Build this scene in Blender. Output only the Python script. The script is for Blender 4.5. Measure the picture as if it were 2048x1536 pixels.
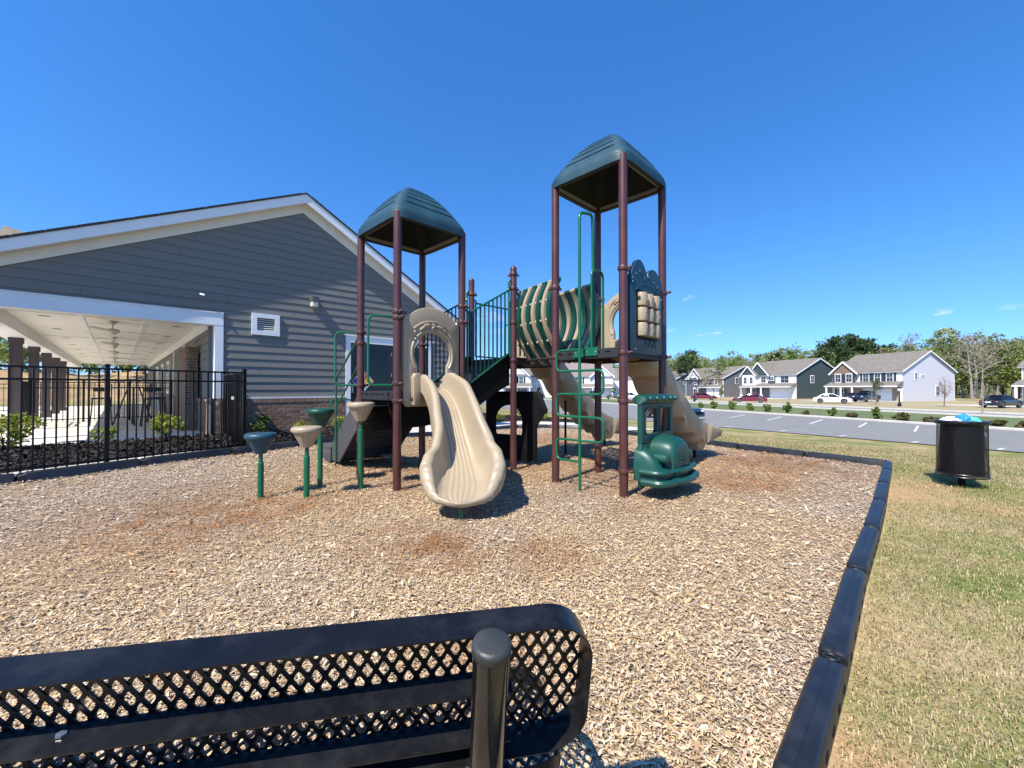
import bpy, bmesh, math, random
import numpy as np
from mathutils import Vector, Matrix
random.seed(7); rng = np.random.default_rng(11)
R = math.radians
for o in list(bpy.data.objects): bpy.data.objects.remove(o)
SC = bpy.context.scene
COL = SC.collection
# ------------------------------------------------------------------ camera, sky, sun, exposure
FPX, CAMZ, PITCH = 830.0, 1.35, R(0.62)
cam = bpy.data.cameras.new('camera'); camo = bpy.data.objects.new('camera', cam); COL.objects.link(camo)
camo.location = (0, 0, CAMZ); camo.rotation_euler = (R(90)+PITCH, 0, 0)
cam.sensor_width = 36; cam.lens = 36*FPX/2048; cam.clip_start = .02; cam.clip_end = 2000
SC.camera = camo
SUN_AZ, SUN_EL = 36.5, 50.0            # heading the light travels to (from +Y towards +X), elevation
W = bpy.data.worlds.new('World'); SC.world = W; W.use_nodes = True
nt = W.node_tree; nt.nodes.clear()
out = nt.nodes.new('ShaderNodeOutputWorld'); bg = nt.nodes.new('ShaderNodeBackground')
sky = nt.nodes.new('ShaderNodeTexSky'); sky.sky_type = 'NISHITA'; sky.sun_disc = False
sky.sun_elevation = R(SUN_EL); sky.sun_rotation = R(180+SUN_AZ); sky.dust_density = .05; sky.ozone_density = 3.5; sky.altitude = 700; sky.air_density = 1.15
tcs = nt.nodes.new('ShaderNodeTexCoord'); lift = nt.nodes.new('ShaderNodeVectorMath'); lift.operation = 'ADD'; lift.inputs[1].default_value = (0, 0, .13); nrmz = nt.nodes.new('ShaderNodeVectorMath'); nrmz.operation = 'NORMALIZE'   # clear dry air: less of the white horizon band
nt.links.new(tcs.outputs['Generated'], lift.inputs[0]); nt.links.new(lift.outputs[0], nrmz.inputs[0]); nt.links.new(nrmz.outputs[0], sky.inputs[0])
hs = nt.nodes.new('ShaderNodeHueSaturation'); hs.inputs['Hue'].default_value = .507; hs.inputs['Saturation'].default_value = 1.30; hs.inputs['Value'].default_value = 1.0
nt.links.new(sky.outputs[0], hs.inputs['Color'])
# a few small fair-weather clouds low in the sky
tc = nt.nodes.new('ShaderNodeTexCoord'); last = hs.outputs[0]
def cloud(px, py, wx, wy, seed, amt):
    global last
    d = Vector(((px-1024)/FPX, 1, (777-py)/FPX)); az = math.atan2(d.x, d.y); el = math.atan2(d.z, math.hypot(d.x, d.y))
    mp = nt.nodes.new('ShaderNodeMapping'); mp.vector_type = 'POINT'
    mp.inputs['Rotation'].default_value = (0, 0, az)
    nt.links.new(tc.outputs['Generated'], mp.inputs['Vector'])
    sep = nt.nodes.new('ShaderNodeSeparateXYZ'); nt.links.new(mp.outputs[0], sep.inputs[0])
    def math_(op, a, b=None):
        n = nt.nodes.new('ShaderNodeMath'); n.operation = op
        for i, q in enumerate((a, b)):
            if q is None: continue
            if isinstance(q, (int, float)): n.inputs[i].default_value = q
            else: nt.links.new(q, n.inputs[i])
        return n.outputs[0]
    X = math_('DIVIDE', sep.outputs[0], wx); Z = math_('DIVIDE', math_('SUBTRACT', sep.outputs[2], math.sin(el)), wy)
    Zt = math_('SUBTRACT', Z, math_('MULTIPLY', X, .25))
    r2 = math_('ADD', math_('MULTIPLY', X, X), math_('MULTIPLY', Zt, Zt))
    nz = nt.nodes.new('ShaderNodeTexNoise'); nz.inputs['Scale'].default_value = 1.0; nz.inputs['Detail'].default_value = 5; nz.inputs['Roughness'].default_value = .6
    cmb = nt.nodes.new('ShaderNodeCombineXYZ'); nt.links.new(math_('MULTIPLY', X, 1.3), cmb.inputs[0]); nt.links.new(math_('MULTIPLY', Z, 1.3), cmb.inputs[1]); cmb.inputs[2].default_value = seed
    nt.links.new(cmb.outputs[0], nz.inputs['Vector'])
    m = math_('SUBTRACT', math_('SUBTRACT', 1.0, r2), math_('MULTIPLY', math_('SUBTRACT', .75, nz.outputs[0]), 2.6))
    m = math_('MULTIPLY', math_('MINIMUM', math_('MAXIMUM', m, 0.0), 1.0), amt)
    m = math_('MULTIPLY', m, math_('GREATER_THAN', sep.outputs[1], 0.0))
    mx = nt.nodes.new('ShaderNodeMix'); mx.data_type = 'RGBA'; nt.links.new(m, mx.inputs[0])
    nt.links.new(last, mx.inputs[6]); mx.inputs[7].default_value = (4.3, 4.45, 4.8, 1); last = mx.outputs[2]
cloud(1422, 667, .036, .010, 1.3, .95); cloud(1892, 624, .030, .010, 4.1, .95); cloud(1380, 596, .022, .010, 7.7, .35)
cloud(1342, 660, .014, .010, 2.2, .35); cloud(985, 636, .06, .02, 9.2, .55); cloud(2030, 612, .03, .008, 5.5, .3); cloud(1000, 662, .05, .012, 3.3, .3)
nt.links.new(last, bg.inputs[0]); bg.inputs[1].default_value = .15; nt.links.new(bg.outputs[0], out.inputs[0])
sl = bpy.data.lights.new('sun', 'SUN'); sl.energy = 4.8; sl.angle = R(.55); sl.color = (1, .945, .855)
so = bpy.data.objects.new('sun', sl); COL.objects.link(so); so.location = (-20, -25, 40)
LD = Vector((math.sin(R(SUN_AZ))*math.cos(R(SUN_EL)), math.cos(R(SUN_AZ))*math.cos(R(SUN_EL)), -math.sin(R(SUN_EL))))
so.rotation_euler = LD.to_track_quat('-Z', 'Y').to_euler()
SC.view_settings.view_transform = 'Standard'; SC.view_settings.look = 'None'; SC.view_settings.gamma = 1; SC.view_settings.exposure = 0.82
SC.view_settings.use_curve_mapping = False
SC.cycles.diffuse_bounces = 6; SC.cycles.max_bounces = 14

# ------------------------------------------------------------------ helpers
def ray(px, py):
    dx = (px-1024)/FPX; dz = -(py-768)/FPX
    return Vector((dx, math.cos(PITCH)-dz*math.sin(PITCH), math.sin(PITCH)+dz*math.cos(PITCH)))
def G(px, py, z=0.0):                         # photograph pixel -> point on the level z
    d = ray(px, py); t = (z-CAMZ)/d.z
    return Vector((d.x*t, d.y*t, z))
def At(px, py, y):                            # photograph pixel -> point at distance y
    d = ray(px, py); t = y/d.y
    return Vector((d.x*t, y, CAMZ+d.z*t))
def sm(a, b, x):
    t = min(1, max(0, (x-a)/(b-a))); return t*t*(3-2*t)
def gz(x, y):                                 # ground height
    q = (x+2.5)*-.6921+(y-5.5)*.7218
    rise = .07*max(0, q-.2)*sm(-.6, -4.2, -(-x)) if x < 0 else 0
    rise = min(rise, .32)
    d = .854*x+.52*y
    return rise-.9*sm(9.0, 22.5, d)
U = Vector((.7071, .7071, 0)); V = Vector((-.7071, .7071, 0)); Z = Vector((0, 0, 1))
WD = Vector((math.sin(R(46.4)), math.cos(R(46.4)), 0)); PD = Vector((-WD.y, WD.x, 0)); WN = -PD   # clubhouse wall direction, inward, outward
W0 = Vector((-4.44, 11.1, 0))

def add_obj(name, data, parent=None):
    o = bpy.data.objects.new(name, data); COL.objects.link(o)
    if parent is not None: o.parent = parent
    return o
def thing(name, label, cat, loc=(0, 0, 0), rz=0, group=None):
    o = bpy.data.objects.new(name, None); COL.objects.link(o); o.empty_display_size = .1
    o.location = loc; o.rotation_euler = (0, 0, rz); o['label'] = label; o['category'] = cat
    if group: o['group'] = group
    return o
def tag(o, label, cat, group=None):
    o['label'] = label; o['category'] = cat
    if group: o['group'] = group
    return o
def wloc(o):
    v = Vector((0, 0, 0))
    while o is not None: v += o.location; o = o.parent
    return v
def dup(root, loc=None, rz=None, label=None, scale=None):
    r = root.copy(); COL.objects.link(r)
    if loc is not None: r.location = loc
    if rz is not None: r.rotation_euler = (0, 0, rz)
    if label: r['label'] = label
    if scale is not None: r.scale = scale if hasattr(scale, '__len__') else (scale,)*3
    for ch in list(root.children):
        c = ch.copy(); COL.objects.link(c); c.parent = r
        for g in list(ch.children):
            d = g.copy(); COL.objects.link(d); d.parent = c
    return r

class Fr:                                     # local frame
    def __init__(s, o, a, b, c=None):
        s.o = Vector(o); s.a = Vector(a).normalized(); s.b = Vector(b).normalized(); s.c = Vector(c).normalized() if c is not None else s.a.cross(s.b)
    def __call__(s, x, y, z=0): return s.o+s.a*x+s.b*y+s.c*z
WORLD = Fr((0, 0, 0), (1, 0, 0), (0, 1, 0), (0, 0, 1))
def catmull(pts, n):
    pts = [Vector(p) for p in pts]; P = [pts[0]*2-pts[1]]+pts+[pts[-1]*2-pts[-2]]; r = []
    for i in range(1, len(P)-2):
        for k in range(n):
            t = k/n; a, b, c, d = P[i-1], P[i], P[i+1], P[i+2]
            r.append(.5*((2*b)+(c-a)*t+(2*a-5*b+4*c-d)*t*t+(3*b-3*c+d-a)*t**3))
    r.append(pts[-1]); return r
def fillet(pts, rad, n=5):                    # polyline with rounded bends
    pts = [Vector(p) for p in pts]; r = [pts[0]]
    for i in range(1, len(pts)-1):
        a, b, c = pts[i-1], pts[i], pts[i+1]; u = (a-b); w = (c-b)
        d = min(rad, u.length*.49, w.length*.49); p = b+u.normalized()*d; q = b+w.normalized()*d
        for k in range(n+1):
            t = k/n; r.append(p*(1-t)**2+b*2*t*(1-t)+q*t*t)
    r.append(pts[-1]); return r
STUFF = {'bolt', 'slot', 'hinge', 'tread_dot', 'panel_relief', 'leaf_relief', 'branch_relief', 'shingle_edge', 'downlight', 'ceiling_batten', 'door_panel', 'floor_joint', 'column_stile', 'stem', 'grille', 'perforated_panel', 'perforated_shell', 'back_mesh', 'seat_mesh', 'parking_lines', 'spoke'}
class MB:
    def __init__(s): s.v = []; s.f = []; s.col = None
    def add(s, vs, fs):
        k = len(s.v); s.v += [tuple(v) for v in vs]; s.f += [tuple(i+k for i in f) for f in fs]; return s
    def box(s, x0, x1, y0, y1, z0, z1, fr=WORLD):
        vs = [fr(x, y, z) for z in (z0, z1) for y in (y0, y1) for x in (x0, x1)]
        return s.add(vs, [(0, 2, 3, 1), (4, 5, 7, 6), (0, 1, 5, 4), (2, 6, 7, 3), (0, 4, 6, 2), (1, 3, 7, 5)])
    def tube(s, path, r, n=10, caps=True, closed=False, flat=None):
        path = [Vector(p) for p in path]; m = len(path); rs = r if hasattr(r, '__len__') else [r]*m
        rings = []; ref = None
        for i in range(m):
            if closed: t = path[(i+1) % m]-path[i-1]
            else: t = path[min(i+1, m-1)]-path[max(i-1, 0)]
            t.normalize()
            if ref is None:
                ref = t.orthogonal().normalized() if flat is None else (Vector(flat)-t*t.dot(Vector(flat))).normalized()
            else:
                ref = ref-t*ref.dot(t); ref.normalize()
            b = t.cross(ref)
            rings.append([path[i]+(ref*math.cos(a)+b*math.sin(a))*rs[i] for a in [2*math.pi*k/n for k in range(n)]])
        vs = [p for q in rings for p in q]; fs = []
        for i in range(m if closed else m-1):
            j = (i+1) % m
            for k in range(n): fs.append((i*n+k, i*n+(k+1) % n, j*n+(k+1) % n, j*n+k))
        if caps and not closed: fs += [tuple(range(n))[::-1], tuple(range((m-1)*n, m*n))]
        return s.add(vs, fs)
    def cyl(s, p, q, r, r2=None, n=16): return s.tube([p, q], [r, r if r2 is None else r2], n)
    def lathe(s, prof, c=(0, 0, 0), n=24, fr=None, wob=None):
        fr = fr or Fr(c, (1, 0, 0), (0, 1, 0), (0, 0, 1)); vs = []; fs = []; m = len(prof)
        for (r, z) in prof:
            for k in range(n):
                a = 2*math.pi*k/n; rr = r*(wob(a, z) if wob else 1); vs.append(fr(rr*math.cos(a), rr*math.sin(a), z))
        for i in range(m-1):
            for k in range(n): fs.append((i*n+k, i*n+(k+1) % n, (i+1)*n+(k+1) % n, (i+1)*n+k))
        fs += [tuple(range(n))[::-1], tuple(range((m-1)*n, m*n))]
        return s.add(vs, fs)
    def prism(s, poly, h0, h1, fr=WORLD):     # polygon in the frame's a,b extruded along c
        n = len(poly); vs = [fr(x, y, h0) for x, y in poly]+[fr(x, y, h1) for x, y in poly]
        fs = [tuple(range(n))[::-1], tuple(range(n, 2*n))]+[(k, (k+1) % n, n+(k+1) % n, n+k) for k in range(n)]
        return s.add(vs, fs)
    def ringprism(s, outer, inner, h0, h1, fr=WORLD, closed=True):   # plate with an opening (same count of points)
        n = len(outer); vs = [fr(x, y, h) for h in (h0, h1) for pl in (outer, inner) for x, y in pl]; fs = []
        for k in range(n if closed else n-1):
            j = (k+1) % n
            fs += [(k, n+k, n+j, j), (2*n+k, 2*n+j, 3*n+j, 3*n+k), (k, j, 2*n+j, 2*n+k), (n+k, 3*n+k, 3*n+j, n+j)]
        if not closed: fs += [(0, 2*n, 3*n, n), (n-1, 2*n-1, 4*n-1, 3*n-1)]
        return s.add(vs, fs)
    def ell(s, c, rx, ry, rz, fr=None, n=12, m=8, pw=1.0):
        fr = fr or Fr(c, (1, 0, 0), (0, 1, 0), (0, 0, 1)); vs = []; fs = []
        sg = lambda x: math.copysign(abs(x)**pw, x)
        for i in range(m+1):
            th = -math.pi/2+math.pi*i/m
            for k in range(n):
                a = 2*math.pi*k/n; vs.append(fr(rx*sg(math.cos(th))*sg(math.cos(a)), ry*sg(math.cos(th))*sg(math.sin(a)), rz*sg(math.sin(th))))
        for i in range(m):
            for k in range(n): fs.append((i*n+k, i*n+(k+1) % n, (i+1)*n+(k+1) % n, (i+1)*n+k))
        return s.add(vs, fs)
    def grid(s, rows, close_u=False):
        m = len(rows); n = len(rows[0]); vs = [p for r in rows for p in r]; fs = []
        for i in range(m-1):
            for k in range(n if close_u else n-1):
                j = (k+1) % n; fs.append((i*n+k, i*n+j, (i+1)*n+j, (i+1)*n+k))
        return s.add(vs, fs)
    def build(s, name, mat, parent=None, smooth=False, bevel=0, seg=2, angle=35, weld=False):
        off = wloc(parent)
        me = bpy.data.meshes.new(name); me.from_pydata([(v[0]-off.x, v[1]-off.y, v[2]-off.z) for v in s.v], [], s.f); me.update()
        bm = bmesh.new(); bm.from_mesh(me)
        if weld: bmesh.ops.remove_doubles(bm, verts=bm.verts, dist=1e-4)
        bmesh.ops.recalc_face_normals(bm, faces=bm.faces)
        if bevel:
            ed = [e for e in bm.edges if len(e.link_faces) == 2 and e.calc_face_angle(0) > R(25)]
            bmesh.ops.bevel(bm, geom=ed, offset=bevel, segments=seg, profile=.5, affect='EDGES', clamp_overlap=True)
        bm.to_mesh(me); bm.free()
        if smooth or bevel:
            me.polygons.foreach_set('use_smooth', [True]*len(me.polygons)); me.set_sharp_from_angle(angle=R(angle))
        if mat: me.materials.append(mat)
        o = add_obj(name, me, parent)
        if name in STUFF: o['kind'] = 'stuff'
        return o
def structure(o, kind='structure'): o['kind'] = kind; return o

# ------------------------------------------------------------------ materials
MATS = {}
def mat(name, col, rough=.5, var=.12, scale=6, bump=0, bscale=60, metal=0, spec=.5, dirt=None, dscale=1.5, coat=0, rvar=.08, world=False, stretch=None, detail=4):
    if name in MATS: return MATS[name]
    m = bpy.data.materials.new(name); m.use_nodes = True; t = m.node_tree; b = t.nodes['Principled BSDF']; L = t.links.new
    b.inputs['Metallic'].default_value = metal; b.inputs['Specular IOR Level'].default_value = spec
    b.inputs['Coat Weight'].default_value = coat; b.inputs['Coat Roughness'].default_value = .1
    tcn = t.nodes.new('ShaderNodeTexCoord'); src = tcn.outputs['Object']
    if world: g = t.nodes.new('ShaderNodeNewGeometry'); src = g.outputs['Position']
    if stretch:
        mp = t.nodes.new('ShaderNodeMapping'); mp.inputs['Scale'].default_value = stretch; L(src, mp.inputs[0]); src = mp.outputs[0]
    n = t.nodes.new('ShaderNodeTexNoise'); n.inputs['Scale'].default_value = scale; n.inputs['Detail'].default_value = detail; L(src, n.inputs['Vector'])
    rp = t.nodes.new('ShaderNodeValToRGB'); e = rp.color_ramp.elements
    e[0].position = .3; e[1].position = .7
    e[0].color = (*[c*(1-var) for c in col], 1); e[1].color = (*[min(1, c*(1+var)) for c in col], 1)
    L(n.outputs[0], rp.inputs[0]); c = rp.outputs[0]
    if dirt:
        n2 = t.nodes.new('ShaderNodeTexNoise'); n2.inputs['Scale'].default_value = dscale; n2.inputs['Detail'].default_value = 6; n2.inputs['Roughness'].default_value = .65; L(src, n2.inputs['Vector'])
        r2 = t.nodes.new('ShaderNodeValToRGB'); r2.color_ramp.elements[0].position = .48; r2.color_ramp.elements[1].position = .72
        r2.color_ramp.elements[0].color = (0, 0, 0, 1); r2.color_ramp.elements[1].color = (dirt[3],)*3+(1,); L(n2.outputs[0], r2.inputs[0])
        mx = t.nodes.new('ShaderNodeMix'); mx.data_type = 'RGBA'; L(r2.outputs[0], mx.inputs[0]); L(c, mx.inputs[6]); mx.inputs[7].default_value = (*dirt[:3], 1); c = mx.outputs[2]
    L(c, b.inputs['Base Color'])
    mr = t.nodes.new('ShaderNodeMapRange'); mr.inputs[3].default_value = max(.03, rough-rvar); mr.inputs[4].default_value = min(1, rough+rvar); L(n.outputs[0], mr.inputs[0]); L(mr.outputs[0], b.inputs['Roughness'])
    if bump:
        n3 = t.nodes.new('ShaderNodeTexNoise'); n3.inputs['Scale'].default_value = bscale; n3.inputs['Detail'].default_value = 3; L(src, n3.inputs['Vector'])
        bp = t.nodes.new('ShaderNodeBump'); bp.inputs['Strength'].default_value = bump; bp.inputs['Distance'].default_value = .01; L(n3.outputs[0], bp.inputs['Height']); L(bp.outputs[0], b.inputs['Normal'])
    MATS[name] = m; return m
def tintmat(name, rough=.7, trans=0, mul=1.0, rnd=.15, bump=0):          # colour from the mesh's own 'tint' attribute
    if name in MATS: return MATS[name]
    m = bpy.data.materials.new(name); m.use_nodes = True; t = m.node_tree; b = t.nodes['Principled BSDF']; L = t.links.new
    a = t.nodes.new('ShaderNodeAttribute'); a.attribute_name = 'tint'
    oi = t.nodes.new('ShaderNodeObjectInfo'); mr = t.nodes.new('ShaderNodeMapRange'); mr.inputs[3].default_value = mul*(1-rnd); mr.inputs[4].default_value = mul*(1+rnd); L(oi.outputs['Random'], mr.inputs[0])
    vm = t.nodes.new('ShaderNodeVectorMath'); vm.operation = 'SCALE'; L(a.outputs['Color'], vm.inputs[0]); L(mr.outputs[0], vm.inputs['Scale'])
    L(vm.outputs[0], b.inputs['Base Color']); b.inputs['Roughness'].default_value = rough; b.inputs['Specular IOR Level'].default_value = .25
    if trans:
        tr = t.nodes.new('ShaderNodeBsdfTranslucent'); L(vm.outputs[0], tr.inputs[0]); ms = t.nodes.new('ShaderNodeMixShader'); ms.inputs[0].default_value = trans
        L(b.outputs[0], ms.inputs[1]); L(tr.outputs[0], ms.inputs[2]); L(ms.outputs[0], t.nodes['Material Output'].inputs[0])
    MATS[name] = m; return m
def npmesh(name, verts, quads, tint, mat_, parent=None, sides=4):
    verts = np.asarray(verts, np.float32).reshape(-1, 3); quads = np.asarray(quads, np.int32).reshape(-1, sides)
    me = bpy.data.meshes.new(name); me.vertices.add(len(verts)); me.vertices.foreach_set('co', verts.ravel())
    me.loops.add(quads.size); me.loops.foreach_set('vertex_index', quads.ravel()); me.polygons.add(len(quads))
    me.polygons.foreach_set('loop_start', np.arange(0, quads.size, sides, dtype=np.int32)); me.update(calc_edges=True)
    if tint is not None:
        at = me.attributes.new('tint', 'FLOAT_COLOR', 'POINT'); t4 = np.ones((len(verts), 4), np.float32); t4[:, :3] = tint; at.data.foreach_set('color', t4.ravel())
    me.materials.append(mat_); return add_obj(name, me, parent)
def text_mesh(name, body, size, mat_, parent, fr, ext=.001, bold=True):
    cu = bpy.data.curves.new(name, 'FONT'); cu.body = body; cu.size = size; cu.extrude = ext; cu.align_x = 'CENTER'; cu.align_y = 'CENTER'
    if bold: cu.offset = size*.02
    t = bpy.data.objects.new(name, cu); COL.objects.link(t); bpy.context.view_layer.update()
    me = bpy.data.meshes.new_from_object(t.evaluated_get(bpy.context.evaluated_depsgraph_get())); bpy.data.objects.remove(t); bpy.data.curves.remove(cu)
    off = wloc(parent)
    for v in me.vertices: v.co = fr(v.co.x, v.co.y, v.co.z)-off
    me.materials.clear(); me.materials.append(mat_); return add_obj(name, me, parent)

m_post = mat('brown_powder_coat', (.066, .020, .018), .38, .12, 3, dirt=(.12, .052, .036, .4), coat=.08)
m_green = mat('green_powder_coat', (.004, .10, .045), .33, .12, 4, coat=.15)
m_teal = mat('teal_plastic', (.014, .050, .068), .5, .12, 3, bump=.12, bscale=90, dirt=(.035, .095, .11, .3))
m_blue = mat('dark_blue_plastic', (.008, .038, .062), .42, .12, 3, bump=.1, bscale=90)
m_dgreen = mat('dark_green_plastic', (.004, .052, .038), .42, .15, 3, bump=.1, bscale=90, dirt=(.03, .09, .07, .25))
m_tan = mat('tan_plastic', (.335, .268, .18), .42, .08, 2.5, bump=.08, bscale=120, dirt=(.27, .205, .125, .5), dscale=2.5)
m_tan2 = mat('tan_weathered_plastic', (.36, .27, .165), .45, .08, 2.5, bump=.08, bscale=120, dirt=(.27, .19, .11, .5), dscale=2.5)
m_black = mat('black_vinyl', (.004, .004, .0045), .6, .2, 8, spec=.16, bump=.1, bscale=150)
m_deck = mat('dark_deck_vinyl', (.015, .015, .017), .6, .15, 8, bump=.15, bscale=150)
m_grey = mat('grey_step_plastic', (.055, .055, .057), .6, .15, 5, bump=.1)
m_bolt = mat('bolt_steel', (.55, .55, .55), .3, .1, 30, metal=.9)
m_gloss = mat('black_gloss_bench', (.006, .006, .0065), .33, .3, 5, spec=.32, coat=.04, dirt=(.05, .05, .052, .3), dscale=9)
m_fence = mat('black_fence_paint', (.006, .006, .0065), .4, .2, 6, spec=.3)
m_border = mat('black_border_plastic', (.011, .0125, .016), .42, .25, 4, bump=.15, bscale=80, dirt=(.035, .036, .04, .5), dscale=4)
m_siding = mat('grey_siding', (.178, .174, .156), .75, .06, 5, bump=.18, bscale=40, stretch=(.3, .3, 6), dirt=(.15, .14, .128, .45), dscale=.8)
m_white = mat('white_trim', (.78, .78, .77), .55, .03, 4, dirt=(.62, .61, .57, .25))
m_soffit = mat('cream_soffit', (.72, .68, .58), .7, .04, 4)
m_shingle = mat('shingles', (.062, .056, .050), .9, .35, 30, bump=.5, bscale=120)
m_brick = mat('brick_mortar', (.36, .33, .29), .9, .12, 30, bump=.3)
m_col = mat('brown_column', (.062, .043, .042), .55, .1, 4)
m_conc = mat('concrete', (.50, .47, .41), .85, .08, 3, bump=.2, bscale=60, dirt=(.36, .33, .28, .4), dscale=1.2, world=True)
m_dglass = mat('dark_glass', (.006, .007, .010), .12, .2, 2, spec=.4)
m_bpost = mat('bench_post_gloss', (.004, .004, .0045), .14, .3, 5, coat=.5, dirt=(.05, .045, .035, .35), dscale=7, stretch=(3, 3, .4))
m_balu = mat('dark_baluster', (.003, .018, .014), .4, .1, 4)
m_dark = mat('dark_brown_metal', (.022, .018, .017), .45, .2, 5)
# ------------------------------------------------------------------ ground and sheets
gl = lambda a, b, st: list(np.arange(a, b, st))
LX = [-400, -250, -150, -100, -70, -50, -36, -26, -20]+gl(-16, 34, .5)+gl(34, 74, 4)+[74, 80, 90, 100, 120, 160, 240, 420]
LY = [-120, -60, -30, -16, -10]+gl(-7, 26, .5)+gl(26, 60, 2)+gl(60, 124, 6)+[124, 140, 170, 220, 320, 700]
def gp(px, py): p = G(px, py); return p.x, p.y
def ground_mat():
    m = bpy.data.materials.new('lawn'); m.use_nodes = True; t = m.node_tree; b = t.nodes['Principled BSDF']; L = t.links.new
    g = t.nodes.new('ShaderNodeNewGeometry')
    def noise(s, d=5, r=.6):
        n = t.nodes.new('ShaderNodeTexNoise'); n.inputs['Scale'].default_value = s; n.inputs['Detail'].default_value = d; n.inputs['Roughness'].default_value = r; L(g.outputs['Position'], n.inputs['Vector']); return n.outputs[0]
    def ramp(f, pts):
        r = t.nodes.new('ShaderNodeValToRGB'); e = r.color_ramp.elements
        while len(e) < len(pts): e.new(.5)
        for q, (p, c) in zip(e, pts): q.position = p; q.color = (*c, 1)
        L(f, r.inputs[0]); return r.outputs[0]
    def mix(f, a, c):
        x = t.nodes.new('ShaderNodeMix'); x.data_type = 'RGBA'; L(f, x.inputs[0]); L(a, x.inputs[6]); L(c, x.inputs[7]); return x.outputs[2]
    straw = ramp(noise(14, 6), [(.3, (.27, .19, .10)), (.5, (.36, .27, .145)), (.72, (.45, .36, .21))])
    green = ramp(noise(9, 6), [(.3, (.075, .11, .022)), (.7, (.19, .22, .06))])
    f = ramp(noise(.55, 7, .68), [(.40, (0, 0, 0)), (.62, (1, 1, 1))])
    gs_ = mix(f, straw, green)
    for (x, y, r_) in ((*gp(1810, 985), .9), (*gp(2030, 1020), .7), (*gp(1860, 970), .6), (*gp(1700, 1500), .35)):
        d_ = t.nodes.new('ShaderNodeVectorMath'); d_.operation = 'DISTANCE'; L(g.outputs['Position'], d_.inputs[0]); d_.inputs[1].default_value = (x, y, 0)
        mr = t.nodes.new('ShaderNodeMapRange'); mr.inputs[1].default_value = r_; mr.inputs[2].default_value = r_*.2; mr.inputs[3].default_value = 0; mr.inputs[4].default_value = 1.6; L(d_.outputs['Value'], mr.inputs[0])
        q_ = t.nodes.new('ShaderNodeMath'); q_.operation = 'MULTIPLY'; q_.use_clamp = True; L(mr.outputs[0], q_.inputs[0]); L(noise(3.5, 6, .7), q_.inputs[1]); cl = ramp(noise(20), [(.3, (.34, .20, .105)), (.7, (.45, .30, .17))]); gs_ = mix(q_.outputs[0], gs_, cl)
    L(gs_, b.inputs['Base Color']); b.inputs['Roughness'].default_value = .95; b.inputs['Specular IOR Level'].default_value = .1
    bp = t.nodes.new('ShaderNodeBump'); bp.inputs['Strength'].default_value = .6; bp.inputs['Distance'].default_value = .03; L(noise(40, 4), bp.inputs['Height']); L(bp.outputs[0], b.inputs['Normal'])
    return m
rows = [[(x, y, gz(x, y)-.03) for x in LX] for y in LY]
gm = MB().grid(rows); structure(gm.build('ground', ground_mat(), smooth=True, angle=60))
def sheet(name, poly, off, m, kind='structure', zf=None, parent=None):
    bm = bmesh.new(); vs = [bm.verts.new((p[0], p[1], 0)) for p in poly]; f = bm.faces.new(vs)
    bmesh.ops.triangulate(bm, faces=[f])
    xs = [p[0] for p in poly]; ys = [p[1] for p in poly]
    for lines, ax, lo, hi in ((LX, 0, min(xs), max(xs)), (LY, 1, min(ys), max(ys))):
        for q in lines:
            if lo < q < hi:
                co = (q, 0, 0) if ax == 0 else (0, q, 0); no = (1, 0, 0) if ax == 0 else (0, 1, 0)
                bmesh.ops.bisect_plane(bm, geom=bm.verts[:]+bm.edges[:]+bm.faces[:], plane_co=co, plane_no=no, dist=1e-5)
    for v in bm.verts: v.co.z = (zf or gz)(v.co.x, v.co.y)+off
    for f in bm.faces:
        f.smooth = True
        if f.normal.z < 0: f.normal_flip()
    bmesh.ops.recalc_face_normals(bm, faces=bm.faces)
    if sum(f.normal.z for f in bm.faces) < 0: bmesh.ops.reverse_faces(bm, faces=bm.faces[:])
    me = bpy.data.meshes.new(name); bm.to_mesh(me); bm.free(); me.materials.append(m)
    o = add_obj(name, me, parent)
    if kind: o['kind'] = kind
    return o
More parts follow.
